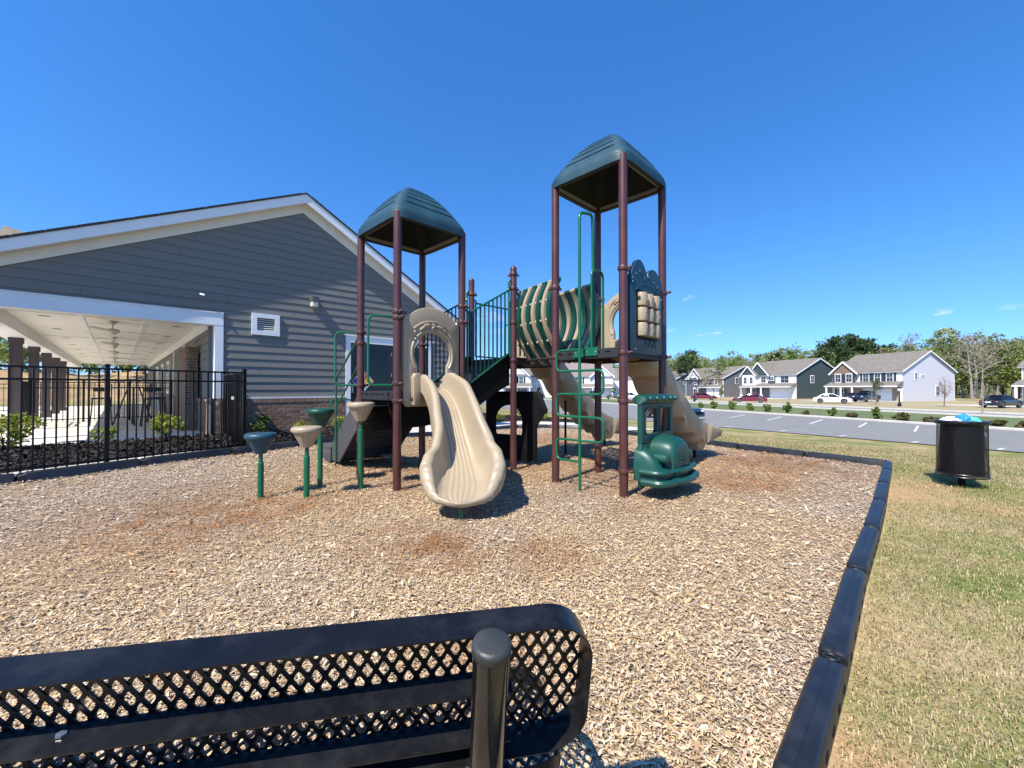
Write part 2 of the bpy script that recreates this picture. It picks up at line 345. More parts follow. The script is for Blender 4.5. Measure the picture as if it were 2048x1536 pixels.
# outline of the chip bed (inside of the timbers)
RIGHT = [(-.95, -.55), (-.03, .40), (.90, 1.35), (1.516, 1.976), (2.42, 2.93), (3.28, 3.80), (4.13, 4.68), (4.95, 5.55), (5.80, 6.44), (6.49, 7.18)]
BACK = [(6.49, 7.18), (5.81, 8.23), (5.12, 9.38), (4.45, 10.5), (3.75, 11.6), (3.05, 12.75), (2.30, 13.9), (1.25, 14.35), (.15, 14.3), (-.75, 13.3), (-1.45, 12.2), (-2.17, 10.95), (-2.95, 9.85), (-3.75, 8.85), (-4.98, 7.34)]
LEFT = [(-4.98, 7.34), (-5.66, 6.32), (-6.33, 5.30), (-7.15, 4.35), (-8.0, 3.4), (-8.9, 2.4)]
CHIP = RIGHT+BACK[1:]+LEFT[1:]+[(-9.5, -2), (-4, -4), (-2.2, -2.2)]
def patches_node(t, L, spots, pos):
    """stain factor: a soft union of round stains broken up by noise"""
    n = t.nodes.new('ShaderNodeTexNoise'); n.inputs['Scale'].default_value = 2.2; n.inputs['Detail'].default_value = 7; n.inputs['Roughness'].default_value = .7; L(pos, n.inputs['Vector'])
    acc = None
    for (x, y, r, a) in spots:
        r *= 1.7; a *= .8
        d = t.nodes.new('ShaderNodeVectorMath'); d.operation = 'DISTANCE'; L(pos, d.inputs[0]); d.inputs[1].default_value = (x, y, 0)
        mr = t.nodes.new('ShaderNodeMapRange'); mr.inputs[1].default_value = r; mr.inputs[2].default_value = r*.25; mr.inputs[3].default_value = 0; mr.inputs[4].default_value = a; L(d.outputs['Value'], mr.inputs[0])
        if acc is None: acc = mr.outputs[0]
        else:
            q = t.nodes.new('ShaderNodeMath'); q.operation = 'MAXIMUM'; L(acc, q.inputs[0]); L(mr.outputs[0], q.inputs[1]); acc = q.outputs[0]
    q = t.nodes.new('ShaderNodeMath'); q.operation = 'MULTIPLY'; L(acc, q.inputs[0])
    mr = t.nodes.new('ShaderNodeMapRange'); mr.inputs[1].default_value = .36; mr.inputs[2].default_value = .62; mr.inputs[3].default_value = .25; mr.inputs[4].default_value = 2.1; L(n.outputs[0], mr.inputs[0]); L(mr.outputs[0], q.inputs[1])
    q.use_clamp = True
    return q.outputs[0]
def gp(px, py): p = G(px, py); return p.x, p.y
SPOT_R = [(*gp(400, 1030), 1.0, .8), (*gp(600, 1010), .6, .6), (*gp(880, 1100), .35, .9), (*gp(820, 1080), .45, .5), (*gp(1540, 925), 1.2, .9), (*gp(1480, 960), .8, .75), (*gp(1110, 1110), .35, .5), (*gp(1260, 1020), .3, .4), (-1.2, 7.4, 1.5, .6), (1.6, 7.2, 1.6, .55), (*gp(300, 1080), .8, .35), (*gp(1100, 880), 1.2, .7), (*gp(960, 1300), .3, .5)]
def chip_mat():
    m = bpy.data.materials.new('wood_chip'); m.use_nodes = True; t = m.node_tree; b = t.nodes['Principled BSDF']; L = t.links.new
    a = t.nodes.new('ShaderNodeAttribute'); a.attribute_name = 'tint'; g = t.nodes.new('ShaderNodeNewGeometry')
    f = patches_node(t, L, SPOT_R, g.outputs['Position'])
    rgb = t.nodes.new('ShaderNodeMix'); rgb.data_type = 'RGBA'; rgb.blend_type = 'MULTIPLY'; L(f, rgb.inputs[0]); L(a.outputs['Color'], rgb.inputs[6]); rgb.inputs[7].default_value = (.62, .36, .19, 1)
    n = t.nodes.new('ShaderNodeTexNoise'); n.inputs['Scale'].default_value = 260; L(g.outputs['Position'], n.inputs['Vector'])
    mr = t.nodes.new('ShaderNodeMapRange'); mr.inputs[3].default_value = .75; mr.inputs[4].default_value = 1.25; L(n.outputs[0], mr.inputs[0])
    vm = t.nodes.new('ShaderNodeVectorMath'); vm.operation = 'SCALE'; L(rgb.outputs[2], vm.inputs[0]); L(mr.outputs[0], vm.inputs['Scale'])
    L(vm.outputs[0], b.inputs['Base Color']); b.inputs['Roughness'].default_value = .85; b.inputs['Specular IOR Level'].default_value = .2
    MATS['wood_chip'] = m; return m
m_chip = chip_mat()
m_chipbed = mat('chip_bed_soil', (.27, .19, .115), .95, .4, 60, bump=1, bscale=120, world=True)
def chz(x, y):   # gentle humps of the loose surface
    return gz(x, y)+.012*math.sin(x*2.1+y*.7)*math.sin(y*1.9-x*.6)
structure(sheet('chip_bed', CHIP, -.012, m_chipbed, zf=chz))
def inside(pts, poly):
    x, y = pts[:, 0], pts[:, 1]; c = np.zeros(len(pts), bool); n = len(poly)
    for i in range(n):
        x1, y1 = poly[i]; x2, y2 = poly[i-1]
        with np.errstate(divide='ignore', invalid='ignore'):
            k = ((y1 > y) != (y2 > y)) & (x < (x2-x1)*(y-y1)/(y2-y1+1e-12)+x1)
        c ^= k
    return c
def noise2(x, y): return (np.sin(x*1.7+np.sin(y*1.3)*1.5)+np.sin(y*2.3+np.sin(x*1.1+2)*1.7)+np.sin((x+y)*3.9+1)*.5)/2.5
gzv = np.vectorize(gz); chzv = np.vectorize(chz)
def scatter(poly, n, dens):
    xs = [p[0] for p in poly]; ys = [p[1] for p in poly]; P = np.zeros((0, 2))
    while len(P) < n:
        q = np.stack([rng.uniform(min(xs), max(xs), n*3), rng.uniform(min(ys), max(ys), n*3)], 1)
        d = dens(q); q = q[rng.random(len(q)) < d]; q = q[inside(q, poly)]; P = np.concatenate([P, q])
    return P[:n]
def in_view(q, m=1.35): return (np.abs(q[:, 0]) < 1.30*q[:, 1]+m) & (q[:, 1] > -.3)
PAL = np.array([(.60, .44, .24), (.64, .49, .29), (.53, .37, .20), (.43, .28, .15), (.49, .37, .26), (.55, .45, .34), (.27, .165, .09), (.68, .55, .36), (.38, .28, .205), (.54, .33, .16), (.05, .04, .03)])
PALP = np.array([18, 16, 15, 10, 11, 10, 6, 8, 7, 6, 1.4]); PALP = PALP/PALP.sum()
def chips(name, P, zfun, lmin, lmax, pal, palp, m, lift=.006, tilt=.20, grey=False):
    n = len(P); d = np.hypot(P[:, 0], P[:, 1]); big = 1+np.clip((d-3)/7, 0, 1)*.55
    Ln = rng.uniform(lmin, lmax, n)*big*np.where(rng.random(n) < .07, 2.1, 1)*np.where(rng.random(n) < .3, .6, 1); Wd = Ln*rng.uniform(.17, .40, n); a = rng.uniform(0, 2*np.pi, n)
    tl = rng.normal(0, tilt, n); rl = rng.normal(0, tilt*1.3, n); z = zfun(P[:, 0], P[:, 1])+rng.uniform(0, lift*2, n)
    t = np.stack([np.cos(a)*np.cos(tl), np.sin(a)*np.cos(tl), np.sin(tl)], 1); s = np.stack([-np.sin(a)*np.cos(rl), np.cos(a)*np.cos(rl), np.sin(rl)], 1)
    c = np.stack([P[:, 0], P[:, 1], z], 1); up = np.cross(t, s); h = (Ln*.06*rng.uniform(-1, 1.3, n))[:, None]
    l = (Ln/2)[:, None]; w = (Wd/2)[:, None]; k1 = rng.uniform(.35, 1, n)[:, None]; k2 = rng.uniform(.35, 1, n)[:, None]
    v = np.stack([c-t*l-s*w*k1, c-t*l*.92+s*w*k2, c+up*h-s*w, c+up*h+s*w, c+t*l-s*w*k2, c+t*l*.9+s*w*k1], 1)
    i = np.arange(n)[:, None]*6; q = np.concatenate([np.stack([i+0, i+2, i+3, i+1], 2), np.stack([i+2, i+4, i+5, i+3], 2)], 1).reshape(-1, 4)
    col = pal[rng.choice(len(pal), n, p=palp)]*rng.uniform(.78, 1.15, n)[:, None]
    if grey:   # weathered greyer chips towards the edges of the bed
        g = np.clip(.5*noise2(P[:, 0]*.7+1, P[:, 1]*.7)+np.clip((-P[:, 0]-2.2)/4, 0, .6)+np.clip((P[:, 0]*.9-P[:, 1]*.55+.3)/1.6, 0, .65), 0, .75)[:, None]*rng.uniform(.3, 1.2, n)[:, None]
        lum = col.mean(1, keepdims=True)*np.array([[1.04, .97, .93]]); col = col*(1-g)+lum*g
    return npmesh(name, v.reshape(-1, 3), q, np.repeat(col, 6, 0), m)
NCH = 450000
P = scatter(CHIP, NCH, lambda q: np.where(in_view(q), np.clip(5.0/(np.hypot(q[:, 0], q[:, 1])**1.45+.9), .05, 1), 0))
structure(chips('wood_chips', P, chzv, .009, .026, PAL, PALP, m_chip, grey=True), 'stuff')
# asphalt parking lot, verge, street, drives
m_asph = mat('asphalt', (.185, .180, .170), .9, .10, 1.2, bump=.3, bscale=150, world=True, dirt=(.17, .165, .16, .5), dscale=.35)
m_asph2 = mat('street_asphalt', (.20, .195, .185), .9, .10, 1.2, bump=.3, bscale=150, world=True)
m_paint = mat('road_paint', (.66, .65, .61), .8, .08, 12, world=True)
m_verge = mat('verge_grass', (.095, .125, .036), .95, .35, 2.2, bump=.6, bscale=30, world=True, dirt=(.17, .17, .06, .5), dscale=.5)
m_pine = mat('brown_mulch', (.15, .085, .05), .95, .4, 14, bump=.8, bscale=50, world=True)
m_tanlawn = mat('dormant_lawn', (.31, .25, .135), .95, .25, 1.5, bump=.5, bscale=30, world=True, dirt=(.20, .20, .08, .5), dscale=.25)
LZ = -.9
nl = [(26, 1.5), (18, 14.6), (12.3, 23.9), (6.2, 34), (0, 44), (-6, 54)]
fl = [(-3.1, 117), (5.5, 90), (13.2, 65.5), (20.8, 41.5), (27, 22), (33.5, 1.5)]
structure(sheet('parking_lot', nl+fl, .006, m_asph))
FDIR = Vector((-.302, .953, 0)); FNRM = Vector((.953, .302, 0))       # far street direction / away from us
def band(name, o0, o1, m, off, t0=-22, t1=100, kind='structure', base=(20.8, 41.5)):
    b = Vector((*base, 0)); p = [b+FDIR*t0+FNRM*o0, b+FDIR*t1+FNRM*o0, b+FDIR*t1+FNRM*o1, b+FDIR*t0+FNRM*o1]
    return structure(sheet(name, [(q.x, q.y) for q in p], off, m))
band('mulch_strip', .45, 2.6, m_pine, -.008); band('verge', 2.6, 14.2, m_verge, -.006)
band('street', 14.6, 20.2, m_asph2, -.004); band('sidewalk', 21.6, 22.9, m_conc, -.002); band('house_lawn', 22.9, 70, m_tanlawn, -.012, -40, 110); band('street_verge', 20.7, 21.6, m_tanlawn, -.012)
def curb(name, pts, w, h, m, zf=gz, off=0):
    mb = MB(); pts = [Vector((*p[:2], 0)) for p in pts]; rows = []
    for i, p in enumerate(pts):
        t = (pts[min(i+1, len(pts)-1)]-pts[max(i-1, 0)]).normalized(); s = Vector((-t.y, t.x, 0)); z = zf(p.x, p.y)+off
        rows.append([p+s*a*w/2+Z*(z+b) for a, b in ((-1, -.1), (-1, h-.02), (-.7, h), (.7, h), (1, h-.02), (1, -.1))])
    return mb.grid(rows, True)
def seg(p, q, n): return [(p[0]+(q[0]-p[0])*k/n, p[1]+(q[1]-p[1])*k/n) for k in range(n+1)]
bb = Vector((20.8, 41.5, 0))
for nm, o in (('curb', .2), ('curb', 14.4), ('curb', 20.45)):
    a = bb+FDIR*-22+FNRM*o; c = bb+FDIR*98+FNRM*o
    structure(curb(nm, seg(a, c, 60), .42, .13, m_conc).build(nm, m_conc, smooth=True))
st = [((185, 745), (285, 730)), ((425, 760), (518, 742)), ((695, 783), (775, 760)), ((1003, 805), (1055, 780)), ((1357, 832), (1378, 800))]
pm = MB()
def stripe(p, q, w=.10):
    t = (q-p).normalized(); s = Vector((-t.y, t.x, 0))*w/2; k = 6; r = []
    for i in range(k+1):
        c = p.lerp(q, i/k); r.append([Vector((c.x, c.y, 0))+s*e+Z*(gz(c.x, c.y)+.012) for e in (-1, 1)])
    pm.grid(r)
for a, c in st: stripe(G(1400+a[0]/3.16, 600+a[1]/3.16, LZ), G(1400+c[0]/3.16, 600+c[1]/3.16-1, LZ))
for dx in (1, 2, 3): stripe(G(1829, 863, LZ)+Vector((1.07, -2.4, 0))*dx, G(1836, 853, LZ)+Vector((1.07, -2.4, 0))*dx)
for (x, y) in ((160, 802), (505, 828), (880, 862), (1338, 902), (1882, 947)):
    p = G(1400+x/3.16, 600+y/3.16, LZ); stripe(p, p+Vector((.55, .28, 0)), .10)
structure(pm.build('parking_lines', m_paint))
# concrete walk behind the playground, mulch beds
WALK = [(-3.3, 10.3), (-2.3, 11.5), (-1.55, 12.8), (-.85, 13.9), (.05, 14.75), (1.3, 14.85), (2.6, 14.35), (3.6, 13.4), (5.2, 14.6), (4.6, 16.2), (2.6, 16.9), (.3, 17.2), (-1.7, 15.6), (-2.9, 13.6), (-3.7, 12.5), (-4.6, 11.4)]
structure(sheet('walkway', WALK, .008, m_conc))
m_bmulch = mat('black_mulch_soil', (.016, .013, .012), .95, .6, 30, bump=1, bscale=60, world=True)
BED1 = [(-4.55, 7.95), (-3.35, 9.45), (-3.7, 10.05), (-4.9, 11.15), (-5.3, 10.2), (-6.4, 9.1), (-5.15, 7.8)]
BED2 = [tuple((Vector(p).to_3d()+0*Z)[:2]) for p in ((-5.2, 7.5), (-5.85, 6.45), (-6.5, 5.45), (-8.2, 3.6), (-10.5, 5.6), (-9.05, 6.72), (-7.8, 7.90), (-6.6, 9.05))]
BED3 = [(-3.0, 14.2), (-1.8, 16.0), (.3, 17.6), (3.0, 17.2), (4.5, 18.6), (2.0, 21.5), (-1.5, 21.5), (-4.5, 17)]
for bd in (BED1, BED2, BED3): structure(sheet('mulch_bed', bd, .004, m_bmulch))
BED4 = [(-4.85, 7.38), (-4.3, 8.2), (-5.2, 9.2), (-6.3, 9.2), (-6.75, 8.95), (-5.4, 7.3)]
structure(sheet('mulch_bed', BED4, .014, m_bmulch))
PALM = np.array([(.018, .014, .013), (.03, .024, .022), (.012, .010, .010), (.05, .04, .035)]); PM = np.array([.4, .3, .2, .1])
MATS['mulch'] = tintmat('black_mulch_chip', .7)
for bd, n in ((BED1, 8000), (BED2, 15000), (BED3, 9000), (BED4, 5000)):
    Pm = scatter(bd, n, lambda q: np.ones(len(q))); structure(chips('mulch_chips', Pm, lambda x, y: gzv(x, y)+.01, .03, .065, PALM, PM, MATS['mulch'], .014, .4), 'stuff')
mow = [(p[0]-.836*.09, p[1]+.548*.09) for p in LEFT[:3]]+[(LEFT[2][0]-3.2*.548-.075, LEFT[2][1]-3.2*.836+.05)]
structure(sheet('mow_strip', mow+[(x-.836*.26, y+.548*.26) for x, y in mow[::-1]], .055, m_conc))
# dry lawn blades by the timber edge
LAWN = [(x+.05, y-.05) for x, y in RIGHT]+[(x+.07, y+.04) for x, y in BACK[:6]]+[(5.0, 14.5), (9, 17), (17, 13), (24, 3), (6, -1)]
BARE = gp(1810, 985)
Pg = scatter(LAWN, 150000, lambda q: np.where((q[:, 0] < 1.35*q[:, 1]+.6), np.clip(2.6/(np.hypot(q[:, 0], q[:, 1])**1.15+.1), .02, 1)*(1-.85*np.clip(1.3-np.hypot(q[:, 0]-BARE[0], q[:, 1]-BARE[1])/.8, 0, 1)), 0))
def blades(name, P, hmin, hmax, flat, pals, gfun, m):
    n = len(P); h = rng.uniform(hmin, hmax, n)*(1+np.clip(np.hypot(P[:, 0], P[:, 1])/9, 0, 1.5)); a = rng.uniform(0, 2*np.pi, n); w = h*.045+.0008
    ln = rng.uniform(flat*.5, 1, n)*h; up = np.sqrt(np.maximum(h*h-ln*ln, 0))+.003; z = gzv(P[:, 0], P[:, 1])-.028
    t = np.stack([np.cos(a), np.sin(a)], 1); s = np.stack([-np.sin(a), np.cos(a)], 1)*w[:, None]
    b0 = np.concatenate([P-s, z[:, None]], 1); b1 = np.concatenate([P+s, z[:, None]], 1)
    mid = P+t*(ln*.45)[:, None]; m0 = np.concatenate([mid-s, (z+up*.85)[:, None]], 1); m1 = np.concatenate([mid+s, (z+up*.85)[:, None]], 1)
    tp = P+t*ln[:, None]; t0 = np.concatenate([tp-s*.2, (z+up*.75)[:, None]], 1); t1 = np.concatenate([tp+s*.2, (z+up*.75)[:, None]], 1)
    v = np.stack([b0, b1, m0, m1, t0, t1], 1); i = np.arange(n)[:, None]*6
    q = np.concatenate([np.stack([i, i+1, i+3, i+2], 2), np.stack([i+2, i+3, i+5, i+4], 2)], 1).reshape(-1, 4)
    g = np.clip(gfun(P)+rng.normal(0, .25, n), 0, 1)
    straw, green = pals; col = np.where((rng.random(n) < g*.8)[:, None], green[rng.integers(0, len(green), n)], straw[rng.integers(0, len(straw), n)])*rng.uniform(.8, 1.15, n)[:, None]
    return npmesh(name, v.reshape(-1, 3), q, np.repeat(col, 6, 0), m)
STRAW = np.array([(.40, .31, .165), (.44, .35, .20), (.35, .26, .135), (.49, .40, .24), (.37, .27, .14)]); GREEN = np.array([(.17, .20, .055), (.22, .24, .08), (.12, .16, .04)])
m_blade = tintmat('dry_grass_blade', .8, .2)
structure(blades('lawn_grass', Pg, .008, .021, .94, (STRAW, GREEN), lambda P: .42+.40*noise2(P[:, 0]*1.3, P[:, 1]*1.3)+.12*noise2(P[:, 0]*5, P[:, 1]*5), m_blade), 'stuff')

# ------------------------------------------------------------------ border timbers, one object each
GT = 'black plastic timbers edging the wood chips'
ORD = ['first', 'second', 'third', 'fourth', 'fifth', 'sixth', 'seventh', 'eighth', 'ninth', 'tenth', 'eleventh', 'twelfth', 'thirteenth', 'fourteenth', 'fifteenth']
def timber(p, q, label, w=.105, hgt=.11, slots=False):
    p = Vector((*p, 0)); q = Vector((*q, 0)); t = (q-p).normalized(); s = Vector((-t.y, t.x, 0)); L = (q-p).length
    zp, zq = gz(p.x, p.y), gz(q.x, q.y); r = thing('border_timber', label, 'border timber', (p.x, p.y, zp), 0, GT)
    fr = Fr(p+Z*zp, (t*L+Z*(zq-zp)), s, Z)
    prof = [(-w/2, -.12), (-w/2-.004, hgt-.014), (-w/2+.012, hgt), (-.006, hgt+.002), (0, hgt-.002), (.006, hgt+.002), (w/2-.012, hgt), (w/2+.004, hgt-.014), (w/2, -.12)]
    g = .006; xs = [g, g+.012, g+.03, L*.3, L*.55, L*.8, L-g-.09, L-g-.07, L-g-.02, L-g-.004]
    zo = [-.014, -.004, 0, 0, 0, 0, 0, -.012, -.03, -.034]
    mb = MB(); mb.grid([[fr(x, a, b+(zo[i] if b > 0 else 0)) for a, b in prof] for i, x in enumerate(xs)])
    n = len(prof); mb.f.append(tuple(range(n))[::-1]); mb.f.append(tuple(range((len(xs)-1)*n, len(xs)*n)))
    mb.build('beam', m_border, r, smooth=True, angle=50)
    k = MB(); k.tube([fr(L-.045+.022*math.cos(a), .028*math.sin(a), hgt-.008) for a in [2*math.pi*i/14 for i in range(14)]], .006, 6, closed=True)
    k.cyl(fr(L-.045, 0, hgt-.04), fr(L-.045, 0, hgt-.012), .012, n=10); k.build('stake_socket', m_border, r, smooth=True)
    if slots:
        for j in range(5): sl_ = MB(); sl_.ell((0, 0, 0), .03, .004, .022, Fr(fr(L*(.14+.18*j), -(w/2+.003), .02), t, s, Z), 10, 6); sl_.build('side_slot', m_black, r, smooth=True)
    return r
for i in range(len(RIGHT)-1):
    k = i-2
    lb = f'{ORD[k]} border timber of the right chip edge, counted from the bottom of the photo' if k >= 0 else f'border timber beside the bench, behind the photographer, {ORD[i]} of the right edge'
    timber(RIGHT[i], RIGHT[i+1], lb, slots=1 < i < 7)
for i in range(len(BACK)-1):
    timber(BACK[i], BACK[i+1], f'{ORD[i]} border timber of the back chip edge, counted from the right corner')
for i in range(len(LEFT)-1):
    timber(LEFT[i], LEFT[i+1], f'{ORD[i]} border timber under the iron fence, counted from the gate')
# ------------------------------------------------------------------ play structure
PS = thing('play_structure', 'brown, green and tan playground structure with two roofed towers, slides and a barrel tunnel', 'play structure', (0, 6.5, 0))
MOD = 1.09; HD = MOD*.7071
T2 = Vector((1.397, 5.97, 0)); T1 = Vector((-1.535, 6.32, 0))
A2, B2, C2, D2 = T2-Vector((0, HD, 0)), T2-Vector((HD, 0, 0)), T2+Vector((0, HD, 0)), T2+Vector((HD, 0, 0))
A1, B1, C1, D1 = T1-Vector((0, HD, 0)), T1-Vector((HD, 0, 0)), T1+Vector((0, HD, 0)), T1+Vector((HD, 0, 0))
E3 = Vector((.025, 6.93, 0)); F3 = E3+V*1.1; E4 = E3+U*MOD; F4 = F3+U*MOD
DK1, DK2 = 1.31, 1.87
PR = .055
def post(p, top, dome=False):
    z0 = gz(p.x, p.y)-.15; mb = MB()
    if dome:
        pr = [(PR, z0), (PR, top-.05)]+[(PR*math.cos(a), top-.05+.05*math.sin(a)) for a in [R(15*i) for i in range(1, 6)]]
        mb.lathe(pr, (p.x, p.y, 0), 20)
    else: mb.cyl(p+Z*z0, p+Z*top, PR, n=20)
    return mb.build('post', m_post, PS, smooth=True)
for p in (A2, B2, C2, D2): post(p, 4.30)
for p in (A1, B1, C1, D1): post(p, 3.72)
for p in (E3, F3): post(p, 3.40, True)
for p in (E4, F4): post(p, 2.0, True)
def clamp(p, z, ears=(), r=PR):
    mb = MB(); mb.lathe([(r+.001, z-.028), (r+.012, z-.026), (r+.016, z-.012), (r+.016, z+.012), (r+.012, z+.026), (r+.001, z+.028)], (p.x, p.y, 0), 18)
    for d in ears:
        d = Vector(d).normalized(); mb.cyl(p+d*(r-.01)+Z*z, p+d*(r+.055)+Z*z, .017, n=10); mb.ell(p+d*(r+.058)+Z*z, .02, .02, .02, n=10, m=6)
    c = mb.build('clamp', m_post, PS, smooth=True)
    b = MB()
    for d in ears:
        d = Vector(d).normalized(); s = Vector((-d.y, d.x, 0)); b.ell((0, 0, 0), .009, .009, .006, Fr(p+d*(r+.03)-s*.017+Z*z, d, Z), 8, 4)
    if ears: b.build('bolt', m_bolt, c, smooth=True)
    return c
for p, zs in ((A2, (2.86, 1.80, 1.19, .32)), (B2, (2.80, 1.80)), (C2, (2.78, 2.66, 1.78)), (D2, (2.72, 1.80)), (A1, (2.38, 2.30, 1.42, 1.19)), (B1, (2.20, 2.04, 1.40)), (C1, (2.1, 1.3)), (D1, (2.60, 2.36, 1.2)), (E3, (3.26, 3.02, 1.82, 2.45)), (F3, (3.1, 1.8))):
    for z in zs: clamp(p, z, ((U, V*-1) if p in (A2, A1) else (U, V) if p in (B2, B1, E3) else (V*-1, U)))
def roof(c, zb, name_label):
    hs_ = HD/1.4142+.075; band_ = .11; ap = .62
    n = 128; pw = 9
    def pt(ang, t, z):
        ca, sa = math.cos(ang), math.sin(ang); nr = (abs(ca)**pw+abs(sa)**pw)**(1/pw)
        q = U*(ca/nr*t)+V*(sa/nr*t); return Vector((c.x+q.x, c.y+q.y, z))
    def prof(t): return zb+band_+ap*(1-t**1.8)*.98+.02*(1-t)
    def hipmask(a):
        k = (a % (math.pi/2))/(math.pi/2); e = abs(k-.5)*2   # 0 on the hip, 1 mid face
        return min(1, max(0, (e-.16)/.05))
    ts = []
    NP = 7
    for k in range(NP):
        a = .10+.85*k/NP; b = .10+.85*(k+1)/NP
        ts += [(a, -1), (a+.017, -1), (a+.020, 0), ((a+b)/2, .5), (b-.003, 1)]
    ts = [(1.0, None), (.985, None), (.968, None)]+ts[::-1]+[(.06, None), (.01, None)]
    rows = [[pt(2*math.pi*i/n, hs_, zb) for i in range(n)], [pt(2*math.pi*i/n, hs_*1.004, zb+.02) for i in range(n)], [pt(2*math.pi*i/n, hs_*1.0, zb+band_*.85) for i in range(n)], [pt(2*math.pi*i/n, hs_*.985, zb+band_*.97) for i in range(n)]]
    for t, g in ts[1:]:
        r = []
        for i in range(n):
            a = 2*math.pi*i/n; m = hipmask(a); z = prof(t); sl_ = ap*1.8*t**.8/hs_; nx, nz = sl_/math.hypot(sl_, 1), 1/math.hypot(sl_, 1)
            d = 0 if g is None else m*(-.020 if g == -1 else -.001 if g == 0 else .000 if g == .5 else .002)
            r.append(pt(a, hs_*t+d*nx, z+d*nz))
        rows.append(r)
    mb = MB(); mb.grid(rows, True); mb.f.append(tuple(range((len(rows)-1)*n, len(rows)*n)))
    ob = mb.build('roof', m_teal, PS, smooth=True, angle=32)
    ob['label'] = name_label
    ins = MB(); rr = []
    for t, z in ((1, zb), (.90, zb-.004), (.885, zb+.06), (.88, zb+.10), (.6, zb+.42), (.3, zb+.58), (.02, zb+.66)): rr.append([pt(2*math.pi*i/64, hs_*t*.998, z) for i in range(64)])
    ins.grid(rr, True); ins.build('roof_inside_shade', mat('roof_inside_shade', (.003, .004, .004), .7, .15, 4), ob, smooth=True)  # inside of the roof shell, near-black colour stands in for the shade there
    lp = MB()
    for d, s in ((U, V), (V, U*-1), (U*-1, V*-1), (V*-1, U)):
        f = Fr(Vector((c.x, c.y, zb))+d*(hs_*.90), s, d, Z); lp.box(-hs_*.84, hs_*.84, -.035, -.006, .015, .055, f)
    lp.build('roof_frame', mat('roof_frame', (.20, .19, .16), .6, .1, 6), ob)
roof(T2, 4.22, 'taller teal roof over the right tower'); roof(T1, 3.645, 'lower teal roof over the left tower')
def deck(o, z, a=MOD, b=MOD, ax=U, bx=V):
    f = Fr(Vector((o.x, o.y, z)), ax, bx, Z); mb = MB()
    mb.box(.02, a-.02, .02, b-.02, -.045, 0, f)
    for x0, x1, y0, y1 in ((.06, a-.06, -.02, .016), (.06, a-.06, b-.016, b+.02), (-.02, .016, .06, b-.06), (a-.016, a+.02, .06, b-.06)): mb.box(x0, x1, y0, y1, -.125, .004, f)
    d = mb.build('deck', m_deck, PS, bevel=.006, seg=1)
    sl_ = MB()
    for k in range(6):
        t = .16+k*.14
        sl_.box(t*a, t*a+.075, -.024, -.0195, -.05, -.032, f); sl_.box(-.024, -.0195, t*b, t*b+.075, -.05, -.032, f)
    sl_.build('slot', m_black, d); return d
deck(A2, DK2); deck(A1, DK1); deck(E3, DK2, MOD, 1.1)

# --- stairs from the left tower up to the middle platform, with black stringers and green guard rails
def rail_panel(p, q, z0t, z1t, z0b, z1b, n, bar=.012):
    p = Vector((p.x, p.y, 0)); q = Vector((q.x, q.y, 0)); rt = MB(); d = (q-p).normalized(); a, b = p+d*.10, q-d*.10
    rt.tube(fillet([p+d*PR+Z*(z0t+.05), a+Z*(z0t+.05), a+Z*z0t, b+Z*z1t, b+Z*(z1t+.16), q-d*PR+Z*(z1t+.16)], .05), .017, 8)
    rt.tube([a+Z*z0b, b+Z*z1b], .015, 8); rt.tube([a+Z*z0t, a+Z*z0b], .015, 8); rt.tube([b+Z*z1t, b+Z*z1b], .015, 8)
    o = rt.build('guard_rail', m_green, PS, smooth=True)
    for k in range(1, n+1):
        t = k/(n+1); c = a.lerp(b, t); m = MB(); m.cyl(c+Z*(z0b+(z1b-z0b)*t), c+Z*(z0t+(z1t-z0t)*t), bar, n=8); m.build('baluster', m_balu, o, smooth=True)
rail_panel(D1, E3, 2.50, 2.98, 1.40, 1.93, 9); rail_panel(C1, F3, 2.50, 2.98, 1.40, 1.93, 9)
rail_panel(F3, F4, 2.95, 2.95, 1.95, 1.95, 7)
for p, q in ((D1, E3), (C1, F3)):
    d = (q-p).normalized(); s = V if p is D1 else V*-1; f = Fr(p+s*.04, d, Z, s); L = (q-p).length; mb = MB()
    mb.prism([(.05, DK1-.42), (.05, DK1+.06), (L-.10, DK2+.06), (L-.05, DK2+.06), (L-.05, DK2-.46), (L-.35, DK2-.60)], 0, .025, f); mb.build('stringer', m_black, PS)
for k in range(3):
    z = DK1+.14*(k+1); mb = MB(); f = Fr(D1+U*(.20+.235*k)+V*.07+Z*z, U, V, Z); mb.box(0, .27, 0, .95, -.04, 0, f); mb.box(.0, .02, 0, .95, -.14, -.04, f); mb.build('stair_tread', m_deck, PS, bevel=.006, seg=1)
# --- barrel tunnel of alternating hoops
f0 = (B2+C2)/2; f1 = (E3+E4)/2; ax = (f1-f0).normalized(); sd = Vector((ax.y, -ax.x, 0)); L = (f1-f0).length
NR = 8; CZ = 2.385
TUN = MB()
fw = Fr(f0+ax*.03+Z*1.845, ax, sd*-1, Z); TUN.box(0, L-.06, -.16, .16, -.01, .015, fw)
tun = TUN.build('tunnel_floor', m_deck, PS)
for s in (-1, 1): MB().tube([f0+ax*.05+sd*s*.335+Z*2.985, f1-ax*.05+sd*s*.335+Z*2.985], .02, 10).build('top_rail', m_deck, tun, smooth=True)
for s in (-1, 1): MB().tube([f0+ax*.05+sd*s*.20+Z*1.835, f1-ax*.05+sd*s*.20+Z*1.835], .022, 8).build('side_rail', m_deck, tun, smooth=True)
def slat_at(t, sg): return sd*sg*(.335-.22*t+.255*math.sin(math.pi*t**.92))+Z*(3.0-1.23*t)
